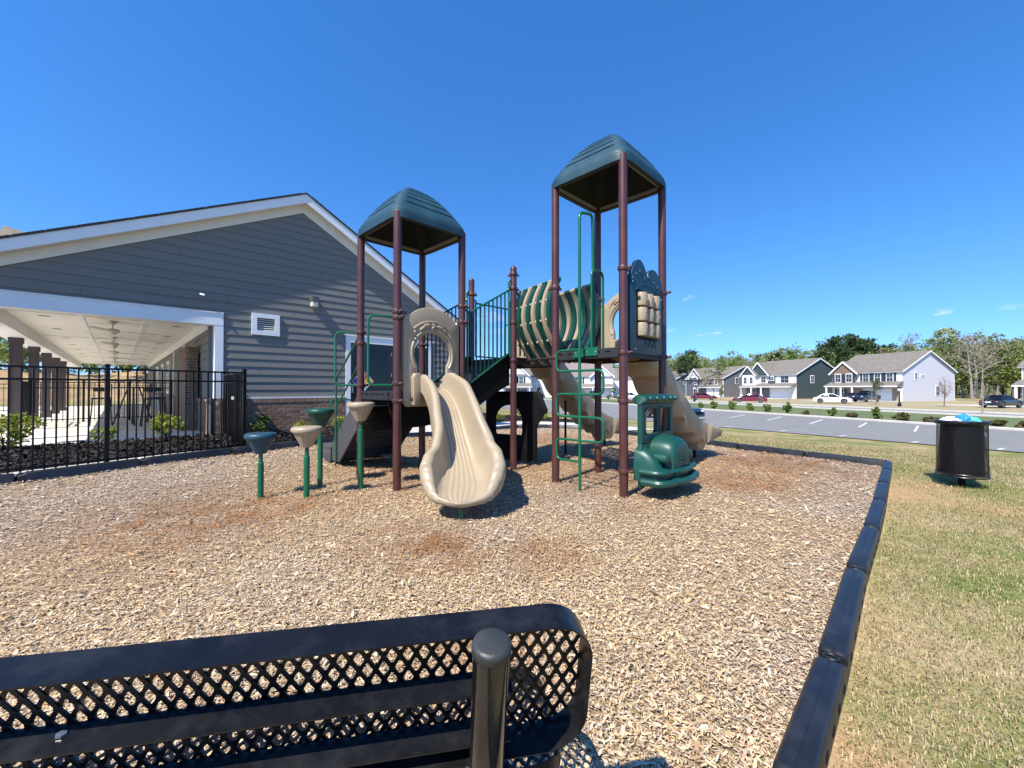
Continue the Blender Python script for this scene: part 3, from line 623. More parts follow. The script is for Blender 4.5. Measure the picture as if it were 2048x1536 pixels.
for sg in (-1, 1):
    for k in range(NR):
        c = f0+ax*(.09+(L-.18)*k/(NR-1)); w = .050 if k % 2 == 0 else .041; pf = [(-w, -.045), (-w+.006, .018), (w-.006, .018), (w, -.045)]; rows = []
        for i in range(21):
            t = i/20; p_ = slat_at(t, sg); tg = (slat_at(min(1, t+.02), sg)-slat_at(max(0, t-.02), sg)).normalized(); nrm = ax.cross(tg); nrm = nrm if nrm.dot(sd*sg) > 0 else -nrm
            rows.append([c+p_+ax*x+nrm*y for x, y in pf])
        mb = MB(); mb.grid(rows, True); mb.f += [(3, 2, 1, 0), tuple(range(20*4, 21*4))]
        h = mb.build('slat', m_dgreen if k % 2 == 0 else m_tan, tun, smooth=True, angle=30)
        for t in (.26, .50, .74):
            if k % 2: kb = MB(); kb.ell(c+slat_at(t, sg)+sd*sg*.005-ax*.070, .022, .022, .022, n=8, m=5); kb.build('knob', m_tan, h, smooth=True); kb = MB(); kb.ell(c+slat_at(t, sg)+sd*sg*.005+ax*.070, .022, .022, .022, n=8, m=5); kb.build('knob', m_tan, h, smooth=True)
        mb = MB(); mb.cyl(c-ax*.06+sd*sg*.335+Z*2.99, c+ax*.06+sd*sg*.335+Z*2.99, .036, n=12); mb.build('spacer', m_tan if k % 2 else m_dgreen, h, smooth=True)
# --- plates with arches
def arch_panel(p, q, z0, zs, zt, ow, ocz, orad, neck, nm_mat, off, obot=None, leaf=True, parent=PS):
    d = (q-p).normalized(); nrm = Vector((d.y, -d.x, 0)); Ld = (q-p).length; f = Fr(p+d*(Ld/2)+nrm*off, d, Z, nrm)
    hw = ow/2; N = 64; outer = []; inner = []
    obot = z0 if obot is None else obot
    for i in range(N):
        a = -math.pi/2-.0001-2*math.pi*(i/(N-1)) if False else R(-90)+2*math.pi*i/N
        ca, sa = math.cos(a), math.sin(a)
        # outer outline: box with arched top
        top = lambda x: zs+(zt-zs)*max(0, 1-(abs(x)/(hw*.80))**2.2) if abs(x) < hw*.80 else zs-.02*sm(hw*.8, hw, abs(x))
        cz = (z0+zs)/2+.15
        s_ = min((hw/abs(ca)) if abs(ca) > 1e-6 else 9e9, ((cz-z0)/-sa) if sa < -1e-6 else 9e9)
        if sa > 1e-6:
            lo, hi = 0, s_ if s_ < 9e8 else 3
            x_edge = hi*ca
            if cz+hi*sa > top(x_edge):
                for _ in range(40):
                    mid = (lo+hi)/2
                    if cz+mid*sa > top(mid*ca): hi = mid
                    else: lo = mid
                s_ = lo
            else: s_ = hi
        outer.append((s_*ca, cz+s_*sa))
        # key-hole: round head on a narrower neck that runs down to obot
        def hit(t):
            x, zz = t*ca, cz+t*sa
            inside_ = (x*x+(zz-ocz)**2 < orad**2) or (abs(x) < neck+.02*sm(ocz-orad, obot, zz) and obot < zz < ocz)
            return inside_
        t = 0
        if not hit(.001): t = .02
        else:
            while hit(t+.004) and t < 3: t += .004
        inner.append((t*ca, cz+t*sa))
    mb = MB(); mb.ringprism(outer, inner, -.03, .03, f); o = mb.build('arch_panel', nm_mat, parent, bevel=.010, seg=2, angle=50)
    bt = MB()
    for x in (-hw+.05, hw-.05):
        for z_ in (zs-.05, z0+.1): bt.ell((0, 0, 0), .012, .012, .007, Fr(f(x, z_, .032), d, Z), 8, 4)
    bt.build('bolt', m_bolt, o, smooth=True)
    if leaf:
        lf = MB(); zc = ocz+orad
        ridge = lambda r, a0, a1, th: lf.tube([f(r*math.sin(R(a)), ocz+r*math.cos(R(a))*1.0, .030) for a in np.linspace(a0, a1, 24)], th, 6)
        ridge(orad+.045, -125, 125, .018)
        lf.tube(fillet([f(-.27, zc+.05, .03), f(-.30, zc-.02, .03)], .02), .012, 6); lf.tube([f(.27, zc+.03, .03), f(.31, zc-.05, .03)], .012, 6)
        lf.tube([f(orad*1.55*math.sin(R(a)), ocz-.03+orad*1.62*math.cos(R(a)), .03) for a in np.linspace(-42, 42, 14)], .017, 6)
        for x, z_, rot, sx, sz in ((-.17, zc+.055, 38, .075, .028), (-.10, zc+.10, 8, .075, .03), (.02, zc+.105, -30, .06, .026), (.0, zc+.075, 35, .05, .024), (.13, zc+.085, -18, .075, .03), (.20, zc+.04, -45, .06, .024)):
            c_, s__ = math.cos(R(rot)), math.sin(R(rot)); g = Fr(f(x, z_, .030), d*c_+Z*s__, d*-s__+Z*c_, nrm); lf.ell((0, 0, 0), sx, sz, .026, g, 14, 8)
        lf.build('leaf_relief', nm_mat, o, smooth=True)
    return o
arch_panel(A1, D1, 1.10, 2.36, 2.50, .94, 1.84, .30, .25, m_tan, .0, obot=1.36)
arch_panel(C2, D2, 1.88, 2.70, 2.85, .94, 2.38, .27, .235, m_tan, .0, obot=1.93)
arch_panel(F4, E4, 1.88, 2.70, 2.80, .94, 2.38, .27, .235, m_tan, .0, obot=1.93, leaf=False)
# --- slides
def slide(name, path, n, prm, material, label, grooves=6):
    pts = catmull(path, n); m = len(pts); tot = len(path)-1; mb = MB(); rows = []
    ks = sorted(prm)
    def P_(t):
        for a, b in zip(ks[:-1], ks[1:]):
            if a <= t <= b:
                k = (t-a)/(b-a); k = k*k*(3-2*k); return [x+(y-x)*k for x, y in zip(prm[a], prm[b])]
        return prm[ks[-1]]
    for i, p in enumerate(pts):
        t = pts[min(i+1, m-1)]-pts[max(i-1, 0)]; t.normalize(); s = Vector((t.y, -t.x, 0)); s.normalize(); nn = s.cross(t).normalized()
        hl, hr, b, e, r, dn, gr = P_(i/(m-1)*tot)
        sec = []
        def side(sg, h):
            q = [(-(b+e*.55+r), -dn*.6), (-(b+e+r), h*.45), ]
            q += [(-(b+e)+r*math.cos(a), h+r*.9*math.sin(a)) for a in [R(180-180*k/7) for k in range(8)]]
            xi = b+e-r; q += [(-(b*.62+(xi-b*.62)*u_), h*u_**2.2*.96) for u_ in (.90, .76, .60, .44, .28, .13)]
            return [(sg*x, y) for x, y in q]
        Lh = side(1, hl); Rh = side(-1, hr)[::-1]
        NG = grooves*4
        bed = [(-b*.62+b*1.24*k/NG, (-gr*(.5-.5*math.cos(2*math.pi*k/4)) if k % 4 else 0)) for k in range(NG+1)]
        sec = [(0, -dn), (-b*.7, -dn)]+Lh+bed+Rh+[(b*.7, -dn)]
        rows.append([p+s*x+nn*y for x, y in sec])
    mb.grid(rows, True); k = len(rows[0]); mb.f += [tuple(range(k))[::-1], tuple(range((m-1)*k, m*k))]
    o = mb.build(name, material, PS, smooth=True, angle=62); o['label'] = label; return o, pts
# front scoop slide: hl, hr, half width, flare, rim radius, depth below, groove
front, fp = slide('slide', [(-1.20, 5.99, 1.335), (-1.03, 5.80, 1.315), (-.86, 5.54, 1.12), (-.72, 5.24, .80), (-.60, 4.92, .49), (-.54, 4.60, .33), (-.525, 4.36, .265), (-.515, 4.13, .205)], 14,
    {0: (.14, .14, .20, .01, .035, .035, .0), 1: (.22, .18, .20, .01, .045, .04, .006), 2: (.29, .21, .20, .02, .05, .045, .009), 3: (.31, .23, .205, .04, .055, .05, .010), 4: (.29, .23, .225, .08, .06, .05, .011), 4.6: (.26, .22, .265, .11, .068, .05, .012), 5.1: (.20, .19, .295, .10, .072, .05, .012), 5.6: (.135, .13, .295, .075, .072, .055, .012), 6: (.075, .075, .285, .05, .06, .055, .012), 6.4: (.025, .025, .25, .04, .05, .06, .012), 6.7: (.004, .004, .195, .03, .04, .06, .012), 6.88: (.0, .0, .135, .015, .03, .05, .009), 7: (.0, .0, .07, .01, .02, .04, .004)}, m_tan, 'wide tan scoop slide at the front')
hd = MB(); d = (D1-A1).normalized(); nrm = Vector((d.y, -d.x, 0)); f = Fr((A1+D1)/2+nrm*.06, d, Z, nrm)
for s in (-1, 1):
    hd.prism([(s*.24, 1.12), (s*.36, 1.12), (s*.37, 1.50), (s*.34, 1.56), (s*.25, 1.56)], -.02, .06, f)
hd.build('entry_flange', m_tan, front, bevel=.012, angle=50)
for p, z, b in ((fp[int(len(fp)*.90)], .26, front),): MB().cyl((p.x, p.y, -.1), (p.x, p.y, .17), .03, n=12).build('slide_leg', m_green, b, smooth=True)
def wave_slide(o0, L, zt, label):
    pts = [o0+U*(L*t)+Z*z for t, z in ((-.02, zt), (.06, zt-.02), (.2, zt-.30), (.36, zt-.68), (.5, zt-.98), (.64, zt-1.26), (.77, .47), (.87, .41), (.97, .42), (1.02, .45))]
    pr = {}
    for k, h in enumerate((.20, .24, .24, .24, .24, .24, .24, .20, .15, .10)): pr[k] = (h, h, .21 if k < 7 else .23+.02*(k-7), .03 if k < 7 else .06, .035, .10 if k < 8 else .06, .0)
    for k in range(10):
        if 1 <= k <= 6: pr[k+.5] = pr[k][:5]+(.21, .0); 
    o, ps = slide('slide', pts, 10, pr, m_tan2, label, grooves=3)
    # relief of branches moulded in the outside of the walls
    rl = MB()
    for sg in (-1, 1):
        s = V*sg
        for w in (-.06, .02):
            rl.tube([ps[i]+s*(.245+.004*(i % 3))+Z*(.10+w+.03*math.sin(i*.33+w*30)) for i in range(12, 70, 2)], .012, 6)
    rl.build('branch_relief', m_tan2, o, smooth=True)
    lg = MB(); q = o0+U*(L*.86); lg.cyl(q+Z*(gz(q.x, q.y)-.1), q+Z*.36, .024, n=10); q = o0+U*(L*.30); lg.build('slide_leg', m_black, o, smooth=True)
    hood = MB(); b_ = o0+U*(L*.83); hood.add([b_+U*x+V*y+Z*z_ for z_, hx, hy in ((.17, .15, .17), (.42, .26, .23)) for y in (-hy, hy) for x in (-hx, hx)], [(0, 2, 3, 1), (4, 5, 7, 6), (0, 1, 5, 4), (2, 6, 7, 3), (0, 4, 6, 2), (1, 3, 7, 5)]); hood.build('foot_pad', m_tan2, o, bevel=.04, seg=3)
    return o
wave_slide((C2+D2)/2, 2.95, DK2, 'tan slide at the right, leaving the taller tower'); wave_slide((E4+F4)/2, 2.95, DK2, 'tan slide at the back, leaving the middle platform')
lg = MB(); q = (E4+F4)/2+U*.9+V*-.1; lg.cyl(q+Z*-.1, q+Z*1.1, .024, n=10); lg.build('brace_post', m_black, PS, smooth=True)
# --- snake climber, arched handrails and bracket on the open face of the taller tower
cl = (A2+B2)/2-U*.17; MBc = MB()
MBc.tube(fillet([cl+Z*-.1, cl+Z*3.68, cl+U*.30+Z*3.74, cl+U*.34+Z*1.86], .085, 8), .020, 12)
climb = MBc.build('climber_pole', m_green, PS, smooth=True)
zs = [1.865, 1.585, 1.275, .975, .665, .385]
for k in range(5):
    s = V*.39 if k % 2 == 0 else V*-.36; mb = MB(); mb.tube(fillet([cl+Z*zs[k], cl+s+Z*zs[k], cl+s+Z*zs[k+1], cl+Z*zs[k+1]], .085, 7), .016, 10); mb.build('rung', m_green, climb, smooth=True)
for o_ in (.03, .16):
    mb = MB(); b0 = (A2+B2)/2+U*.06+V*(.0 if o_ < .1 else -.10)
    mb.tube(fillet([b0+V*-.02+U*(.02 if o_ < .1 else .02)+Z*1.80, b0+V*-.02+U*.02+Z*2.98, b0+V*-.02+U*.30+Z*2.98, b0+V*-.02+U*.30+Z*1.88], .10, 7), .0165, 10)
    if o_ < .1: mb.build('handrail', m_green, PS, smooth=True)
mb = MB(); fb = Fr((A2+B2)/2-U*.028, V*-1, Z, U*-1); mb.box(-.19, -.03, 1.77, 1.885, 0, .012, fb); mb.box(-.02, .19, 1.78, 1.895, 0, .012, fb); br = mb.build('bracket', m_green, PS, bevel=.004, seg=1)
bt = MB()
for x in (-.16, .03, .16): bt.ell((0, 0, 0), .013, .013, .008, Fr(fb(x, 1.835, .013), V*-1, Z), 8, 4)
bt.build('bolt', m_bolt, br, smooth=True)
# --- blue puzzle panel with nine turning cylinders
f = Fr(A2+V*-.0, U, Z, V*-1); pan = MB(); x0, x1, xc = .10, .985, .54; N = 20
top = lambda x: 2.80+.24*max(0, math.sin(math.pi*min(1, max(0, (x-x0-.02)/.46))))**.8 if x < xc+.03 else 2.78+.20*max(0, math.sin(math.pi*min(1, max(0, (x-xc-.0)/.52+.12))))**.8
xs = [x0+(x1-x0)*i/40 for i in range(41)]
ol = [(x0, 1.80), (x1, 1.80)]+[(x, top(x)) for x in xs[::-1]]
pan.prism(ol, -.005, .045, f); P_ = pan.build('puzzle_panel', m_blue, PS, bevel=.010, angle=50); P_['label'] = 'dark blue panel with nine tan turning cylinders'
wx0, wx1, wz0, wz1 = .27, .80, 2.02, 2.61
fr_ = MB(); fr_.box(wx0-.02, wx1+.02, wz0-.03, wz1+.03, .0455, .049, f); fr_.build('panel_window', m_black, P_)
for i in range(3):
    for j in range(3):
        cx = wx0+.088+i*.177; c0 = wz0+.012+j*.197; cy = MB()
        cy.lathe([(.060, 0), (.073, .006), (.076, .014), (.076, .160), (.073, .170), (.060, .176)], n=20, fr=Fr(f(cx, c0, .060), U, V*-1, Z)); co = cy.build('turning_cylinder', m_tan, P_, smooth=True, angle=40)
        mk = MB(); sty = (i*2+j) % 3; an = lambda a, z_: Vector(f(cx, c0+z_, .060))+(U*math.sin(a)+V*-math.cos(a))*.077
        if sty == 0: mk.tube([an(-.4, .05), an(.3, .13)], .004, 5)
        elif sty == 1: mk.tube([an(.45*math.cos(t), .088+.04*math.sin(t)) for t in np.linspace(0, 5.2, 16)], .004, 5)
        else: mk.tube([an(-.3, .13), an(.3, .13), an(.3, .09), an(-.3, .05)], .004, 5)
        mk.build('raised_mark', m_tan, co, smooth=True)
dm = MB()
for i, (x, z_) in enumerate(((.17, 2.76), (.26, 2.83), (.36, 2.88), (.48, 2.80), (.60, 2.84), (.74, 2.79), (.85, 2.74), (.92, 2.67))): dm.ell((0, 0, 0), .030 if i % 2 == 0 else .022, .036 if i % 2 == 0 else .025, .016, Fr(f(x, z_, .045), U, Z), 10, 6)
dm.tube([f(.54+.34*math.sin(a), 2.55+.18*math.cos(a), .045) for a in np.linspace(-1.2, 1.2, 16)], .009, 6)
for k in range(3): dm.tube([f(.45+k*.12, 1.90, .045), f(.50+k*.12, 2.0, .045), f(.55+k*.12, 1.90, .045)], .008, 6)
dm.build('panel_relief', m_blue, P_, smooth=True)
bt = MB()
for x, z_ in ((.16, 2.72), (.95, 2.60), (.22, 1.86), (.90, 1.86)): bt.ell((0, 0, 0), .012, .012, .007, Fr(f(x, z_, .046), U, Z), 8, 4)
bt.build('bolt', m_bolt, P_, smooth=True)
# --- green truck front under the deck
f = Fr(A2+V*-.10, U, Z, V*-1)
def rrect(x0, x1, y0, y1, r, n=5):
    p = []
    for cx, cy, a0 in ((x1-r, y0+r, -90), (x1-r, y1-r, 0), (x0+r, y1-r, 90), (x0+r, y0+r, 180)):
        for k in range(n+1): a = R(a0+90*k/n); p.append((cx+r*math.cos(a), cy+r*math.sin(a)))
    return p
cab = MB()
X0, X1 = .10, 1.00; yw0, yw1 = .77, 1.105
w1, w2 = rrect(.20, .525, yw0, yw1, .06), rrect(.585, .91, yw0, yw1, .06)
# plate pieces round the two windows
def half(xa, xb, hole, rl, rr):
    o = rrect(xa, xb, .66, 1.16, .012); return o
for xa, xb, w in ((X0, .555, w1), (.555, X1, w2)):
    cab.ringprism(rrect(xa, xb, .66, 1.16, .002), w, .03, .09, f)
cab.box(X0, X1, .12, .66, .03, .09, f)
tr = cab.build('truck_panel', m_dgreen, PS, bevel=.012, angle=45); tr['label'] = 'dark green moulded truck front under the deck'
tp = MB(); rows = []
for x in np.linspace(X0-.015, X1+.015, 26):
    e = min(1, (x-(X0-.015))/.07, ((X1+.015)-x)/.07); e = math.sqrt(max(0, 1-(1-e)**2)); rows.append([f(x, 1.15+.135*e*math.sin(a)*.5+.06*e+.0, .05+(.085*e+.02)*math.cos(a)) for a in np.linspace(0, 2*math.pi, 17)[:-1]])
tp.grid(rows, True); tp.build('truck_roof', m_dgreen, tr, smooth=True)
vb = MB()
for x in (.22, .40, .60, .80, .93): vb.ell((0, 0, 0), .03, .035, .035, Fr(f(x, 1.22, .145), U, Z), 10, 6)
vb.build('roof_light', m_dgreen, tr, smooth=True)
wf = MB()
for w in (w1, w2): wf.tube([f(x, y, .090) for x, y in w], .011, 6, closed=True)
wf.build('window_trim', m_dgreen, tr, smooth=True)
hw_ = .265; hol = [(.58-hw_, .21), (.58+hw_, .21), (.58+hw_, .56)]+[(.58+hw_*math.cos(R(q)), .56+.185*math.sin(R(q))**.85) for q in range(15, 180, 15)]+[(.58-hw_, .56)]
hood = MB(); n_ = len(hol); cx_, cz_ = .58, .46; rows = []
for c_, k_, dz in ((.0, 1, 0), (.20, 1, 0), (.28, .985, -.004), (.335, .95, -.012), (.375, .88, -.022), (.395, .78, -.034), (.40, .60, -.04)): rows.append([f(cx_+(x-cx_)*k_, cz_+(z_-cz_)*k_+dz, c_) for x, z_ in hol])
hood.grid(rows, True); hood.f.append(tuple(range((len(rows)-1)*n_, len(rows)*n_))); hood.build('hood', m_dgreen, tr, smooth=True, angle=50)
sm_ = MB(); sm_.tube([f(.58, .748-.002*k_, .02+.06*k_) for k_ in range(6)], .008, 6); sm_.build('hood_seam', m_dgreen, tr, smooth=True)
ff_ = Fr(f(0, 0, 0), V*-1, Z, U)
for x0_, x1_, sx in ((.065, .325, .20), (.835, 1.065, .93)):
    fo_ = [(.0, .21), (.315, .21)]+[(.315*math.cos(R(q)), .28+.34*math.sin(R(q))) for q in range(0, 91, 9)]
    fd = MB(); rows = []; m_ = (x0_+x1_)/2; hwf = (x1_-x0_)/2
    for u_ in (-1, -.97, -.88, -.72, -.4, 0, .4, .72, .88, .97, 1):
        k_ = max(.35, (1-abs(u_)**3.2)**.38) if abs(u_) < 1 else .35
        rows.append([ff_(c_*k_, .21+(z_-.21)*(.45+.55*k_), m_+hwf*u_) for c_, z_ in fo_])
    fd.grid(rows); fd.f += [tuple(range(len(fo_)))[::-1], tuple(range(10*len(fo_), 11*len(fo_)))]; fo = fd.build('fender', m_dgreen, tr, smooth=True, angle=55)
    hx_ = sx+(.03 if sx < .5 else -.03); hl = MB(); hl.cyl(f(hx_, .50, .16), f(hx_, .49, .365), .056, .062, 20); hl.ell((0, 0, 0), .060, .060, .014, Fr(f(hx_, .49, .365), U, Z), 20, 6); hl.build('headlight', m_dgreen, tr, smooth=True, angle=40)
for z_, h_, ex in ((.335, .040, .0), (.215, .055, .03)):
    bp = MB(); pth = [(.03, .10), (.03, .32), (.14, .395), (.33, .385), (.40, .44), (.74, .44), (.82, .385), (.96, .395), (1.07, .32), (1.07, .10)]
    bp.tube(fillet([f(x, z_, c+ex) for x, c in pth], .06, 4), h_*.8, 8); bp.build('bumper', m_dgreen, tr, smooth=True)
lo = MB(); lo.prism([(.05, .06), (.05, .30), (.15, .37), (.33, .37), (.41, .41), (.73, .41), (.79, .37), (.95, .37), (1.05, .30), (1.05, .06)], .18, .37, Fr(f(0, 0, 0), U, V*-1, Z)); lo.build('bumper_skirt', m_dgreen, tr, bevel=.02)
gr_ = MB()
for k in range(3): gr_.tube([f(.47, .44+.04*k, .412), f(.69, .44+.04*k, .412)], .007, 6)
gr_.build('grille', m_dgreen, tr, smooth=True)
for z_ in (1.19, .32):
    mb = MB(); mb.tube([A2+Z*z_+U*.05, A2+Z*z_+U*.14+V*-.06], .018, 8); mb.build('panel_arm', m_post, PS, smooth=True)
# --- hand loops, entry handholds of the left tower
for p, zt, zb in ((A1, 2.31, 1.395), (B1, 2.20, 1.40)):
    d = Vector((-1, -.42, 0)).normalized() if p is A1 else Vector((-1, -.25, 0)).normalized(); w = .37 if p is A1 else .36
    mb = MB(); mb.tube(fillet([p+d*PR+Z*zt, p+d*w+Z*zt, p+d*w+Z*zb, p+d*PR+Z*zb], .09, 7), .0165, 10); mb.build('hand_loop', m_green, PS, smooth=True)
# --- transfer steps behind the left tower
for k in range(4):
    z = DK1-.24*(k+1); c = B1+V*(.02+.27*k); f = Fr(Vector((c.x, c.y, z)), V, U, Z); mb = MB(); mb.box(0, .30, .06, MOD-.06, -.045, 0, f); mb.box(.28, .30, .06, MOD-.06, -.24, -.045, f); st = mb.build('step', m_grey, PS, bevel=.008, seg=1)
    bt = MB()
    for j in range(5): bt.ell((0, 0, 0), .011, .011, .006, Fr(f(.301, .2+j*.17, -.08), U, Z, V), 8, 4)
    bt.build('bolt', m_bolt, st, smooth=True)
for y in (.03, MOD-.055):
    f = Fr(B1+U*y, V, Z, U); mb = MB(); mb.prism([(0, DK1-.42), (0, DK1), (.1, DK1), (1.16, .40), (1.16, .12), (.86, .12)], 0, .025, f); mb.build('step_stringer', m_grey, PS)
tf = Vector(B1+V*1.15); f = Fr(Vector((tf.x, tf.y, 0)), V, U, Z); mb = MB(); mb.box(0, .55, .0, MOD, .30, .36, f); mb.box(.0, .55, .0, .03, .08, .30, f); mb.box(.52, .55, .03, MOD, .08, .30, f); mb.box(.0, .52, MOD-.03, MOD, .08, .30, f); mb.build('transfer_platform', m_grey, PS, bevel=.01)
for o_, nm in ((.0, 0), (MOD, 1)):
    b = B1+U*o_+V*.92; t = B1+U*o_+V*.06; mb = MB()
    mb.tube(fillet([b+Z*.05, b+Z*1.50, t+V*.02+Z*2.14, t+Z*2.14], .10, 6), .0165, 10); mb.tube(fillet([b+Z*1.02, b+V*-.02+Z*1.03, t+Z*1.72], .02, 3), .014, 8); mb.build('stair_rail', m_green, PS, smooth=True)
b = Vector(G(651, 915, .1)); mb = MB(); b = B1+V*1.62+U*.35
mb.tube([b+Z*.1, b+Z*.74], .02, 10); mb.tube(fillet([b+Z*.74, b+U*.22+Z*.74, b+U*.22+Z*1.14, b+U*-.16+Z*1.14, b+U*-.16+Z*.98], .05, 5), .014, 8); mb.build('grab_loop', m_green, PS, smooth=True)
# perforated riser and support legs under the left tower
f = Fr(B1+U*.12+V*-.12+Z*0, U, Z, V); mb = MB(); n = 22
for i in range(n+1): mb.box(.0+.85*i/n, .0+.85*i/n+.022, .72, 1.18, 0, .006, f)
for j in range(13): mb.box(0, .872, .72+.46*j/12-.011, .72+.46*j/12+.011, .0061, .012, f)
mb.build('perforated_panel', m_black, PS)
for t in (.15, .78): MB().cyl(B1+U*(t*MOD)+V*.35+Z*-.1, B1+U*(t*MOD)+V*.35+Z*.9, .02, n=10).build('support_leg', m_black, PS, smooth=True)
bub = MB(); f = Fr(A1+V*.35+U*.05, U, Z, V)
bub.prism([(.02, 1.18), (.98, 1.18), (.985, 1.02), (.93, .90), (.82, .82), (.62, .78), (.3, .78), (.12, .86), (.04, 1.0)], 0, .04, f); bub.build('under_panel', m_black, PS, bevel=.01)
# counter panel with an arch under the middle platform, shade put into its near-black colour
d = (F3-E3).normalized(); p0 = F3+U*.25+V*-.15; q0 = E3+U*.55; f = Fr(p0, (q0-p0), Z); Lp = (q0-p0).length
o_ = []; i_ = []
N = 48
for k in range(N):
    a = R(-90)+2*math.pi*k/N; ca, sa = math.cos(a), math.sin(a); cx, cz = Lp*.48, .78
    s_ = min(((Lp-cx if ca > 0 else cx)/abs(ca)) if abs(ca) > 1e-6 else 9, ((1.30-cz) if sa > 0 else (cz-.06))/abs(sa) if abs(sa) > 1e-6 else 9); o_.append((cx+s_*ca, cz+s_*sa))
    ri = .27; y = ri*sa; x = ri*ca
    if sa < 0: s2 = min(.27/abs(ca) if abs(ca) > 1e-6 else 9, .26/abs(sa)); x, y = s2*ca, s2*sa
    i_.append((cx+x, cz+y))
mb = MB(); mb.ringprism(o_, i_, 0, .04, f); cp = mb.build('counter_panel', m_black, PS, bevel=.008)
MB().prism([(Lp, .06), (Lp, 1.30), (Lp+.10, 1.30), (Lp+.24, .98), (Lp+.23, .92), (Lp+.17, .90), (Lp+.04, .68), (Lp+.04, .06)], .0, .04, f).build('counter_side', m_black, cp, bevel=.008)
mb = MB(); mb.tube(fillet([E3+U*.05+Z*3.02, E3+U*.16+Z*2.86, E3+U*.16+Z*1.9], .05), .016, 8); mb.tube(fillet([E3+U*.16+Z*2.1, E3+U*.26+Z*2.1, E3+U*.26+Z*1.9], .04), .012, 8); mb.build('entry_rail', m_green, PS, smooth=True)
mb = MB(); g0 = F4+U*-.0+V*.0; mb.tube(fillet([F4+U*-.02+Z*2.66, F4+U*-.02+V*.22+Z*2.66, F4+U*-.02+V*.22+Z*1.95], .06), .016, 8); mb.build('entry_rail', m_green, PS, smooth=True)

# ------------------------------------------------------------------ stepping pods
def pod(p, top, mt, label, rad=.17):
    z0 = gz(p.x, p.y); r = thing('stepping_pod', label, 'stepping pod', (p.x, p.y, z0), 0, 'stepping pods leading to the left tower')
    h = top-z0; o = Vector((p.x, p.y, z0))
    MB().cyl(o+Z*-.1, o+Z*(h-.37), .035, n=16).build('sleeve', m_green, r, smooth=True)
    MB().lathe([(.035, h-.372), (.033, h-.365), (.024, h-.360), (.024, h-.2)], o, 16).build('stem', m_green, r, smooth=True)
    cup = MB(); wob = lambda a, z: 1-.05*max(0, math.cos(a*9))**3
    cup.lathe([(.055, h-.245), (.062, h-.25), (.07, h-.235), (rad*.93, h-.062)], o, 72, wob=wob); cup.build('cup', mt, r, smooth=True, angle=25)
    cap = MB(); cap.lathe([(rad*.90, h-.064), (rad*1.02, h-.06), (rad*1.06, h-.045), (rad*1.05, h-.018), (rad*.98, h-.004), (rad*.90, h), (rad*.1, h+.002)], o, 40)
    co = cap.build('tread_cap', mt, r, smooth=True, angle=50)
    dt = MB()
    for i in range(18): a = i*2.4; q = rad*.8*math.sqrt((i+.5)/18); dt.ell(o+Vector((q*math.cos(a), q*math.sin(a), h+.001)), .012, .012, .004, n=8, m=4)
    dt.build('tread_dot', mt, co, smooth=True)
pod(G(521, 996), .80, mat('blue_pod_plastic', (.012, .055, .085), .45, .12, 4), 'dark blue stepping pod on a short green post, lowest and leftmost of the four')
pod(G(613, 996), .88, m_tan, 'low tan stepping pod on a green post between the blue and the dark green pod')
pod(G(640, 972), 1.07, m_dgreen, 'dark green stepping pod on a green post beside the grey steps')
pod(G(721, 979), 1.165, m_tan, 'tall tan stepping pod on a green post in front of the left tower post')
# ------------------------------------------------------------------ clubhouse
FL = .335
def WP(s, z, o=0, p=0): return W0-WD*s+Z*z+WN*o+PD*p
CH = thing('clubhouse', 'grey clapboard clubhouse with white gable trim, brick base and a covered porch', 'building', WP(1.0, 0, 0))
fwall = Fr(W0, WD*-1, Z, WN)                 # a = left along the wall, b = up, c = out
SR, SL, SX, RZ = -3.35, 6.75, 1.10, 5.92      # right corner, left corner, ridge, siding apex
slR = (RZ-3.42)/(SX-SR); slL = (RZ-3.20)/(SL-SX)
def gl_(z): return (SX+(RZ-z)/slL, SX-(RZ-z)/slR)
core = MB(); core.prism([(SR, 0), (2.80, 0), (2.80, 3.0), (SL, 3.0), (SL, 3.2), (SX, RZ), (SR, 3.42)], -.22, 0, fwall)
wall = core.build('wall', m_siding, CH)
DR = (-2.66, 0.02, 2.76)                     # door opening incl. trim (right, left, top)
def board(zb, zt, s0, s1):
    lb, rb = gl_(zb); lt, rt = gl_(zt)
    a0, a1 = max(s0, rb), min(s1, lb); b0, b1 = max(s0, rt), min(s1, lt)
    if a1-a0 < .05: return
    if b1-b0 < .02: b0 = b1 = (a0+a1)/2; 
    g = .0025; vs = [fwall(a0+g, zb, .001), fwall(a1-g, zb, .001), fwall(a1-g, zb, .026), fwall(a0+g, zb, .026), fwall(b0+g, zt, .001), fwall(b1-g, zt, .001), fwall(b1-g, zt, .010), fwall(b0+g, zt, .010)]
    mb = MB(); mb.add(vs, [(0, 1, 2, 3), (4, 7, 6, 5), (0, 4, 5, 1), (1, 5, 6, 2), (2, 6, 7, 3), (3, 7, 4, 0)]); mb.build('siding_board', m_siding, wall)
EXP = .177; z = 1.145; row = 0
while z < RZ-.03:
    zt = min(z+EXP, RZ); segs = []
    if z < 3.0: rng_ = [(SR+.09, 2.72)]
    else: rng_ = [(SR, SL)]
    if z < DR[2] and zt <= DR[2]+.1: rng_ = [(SR+.09, DR[0]), (DR[1], 2.72)]
    for a, b in rng_:
        j = a+((row*1.37) % 3.0)+.9
        cuts = [a]
        while j < b-.4: cuts.append(j); j += 3.66
        cuts.append(b)
        for u_, v_ in zip(cuts[:-1], cuts[1:]): board(z, zt-.001, u_, v_)
    z += EXP; row += 1
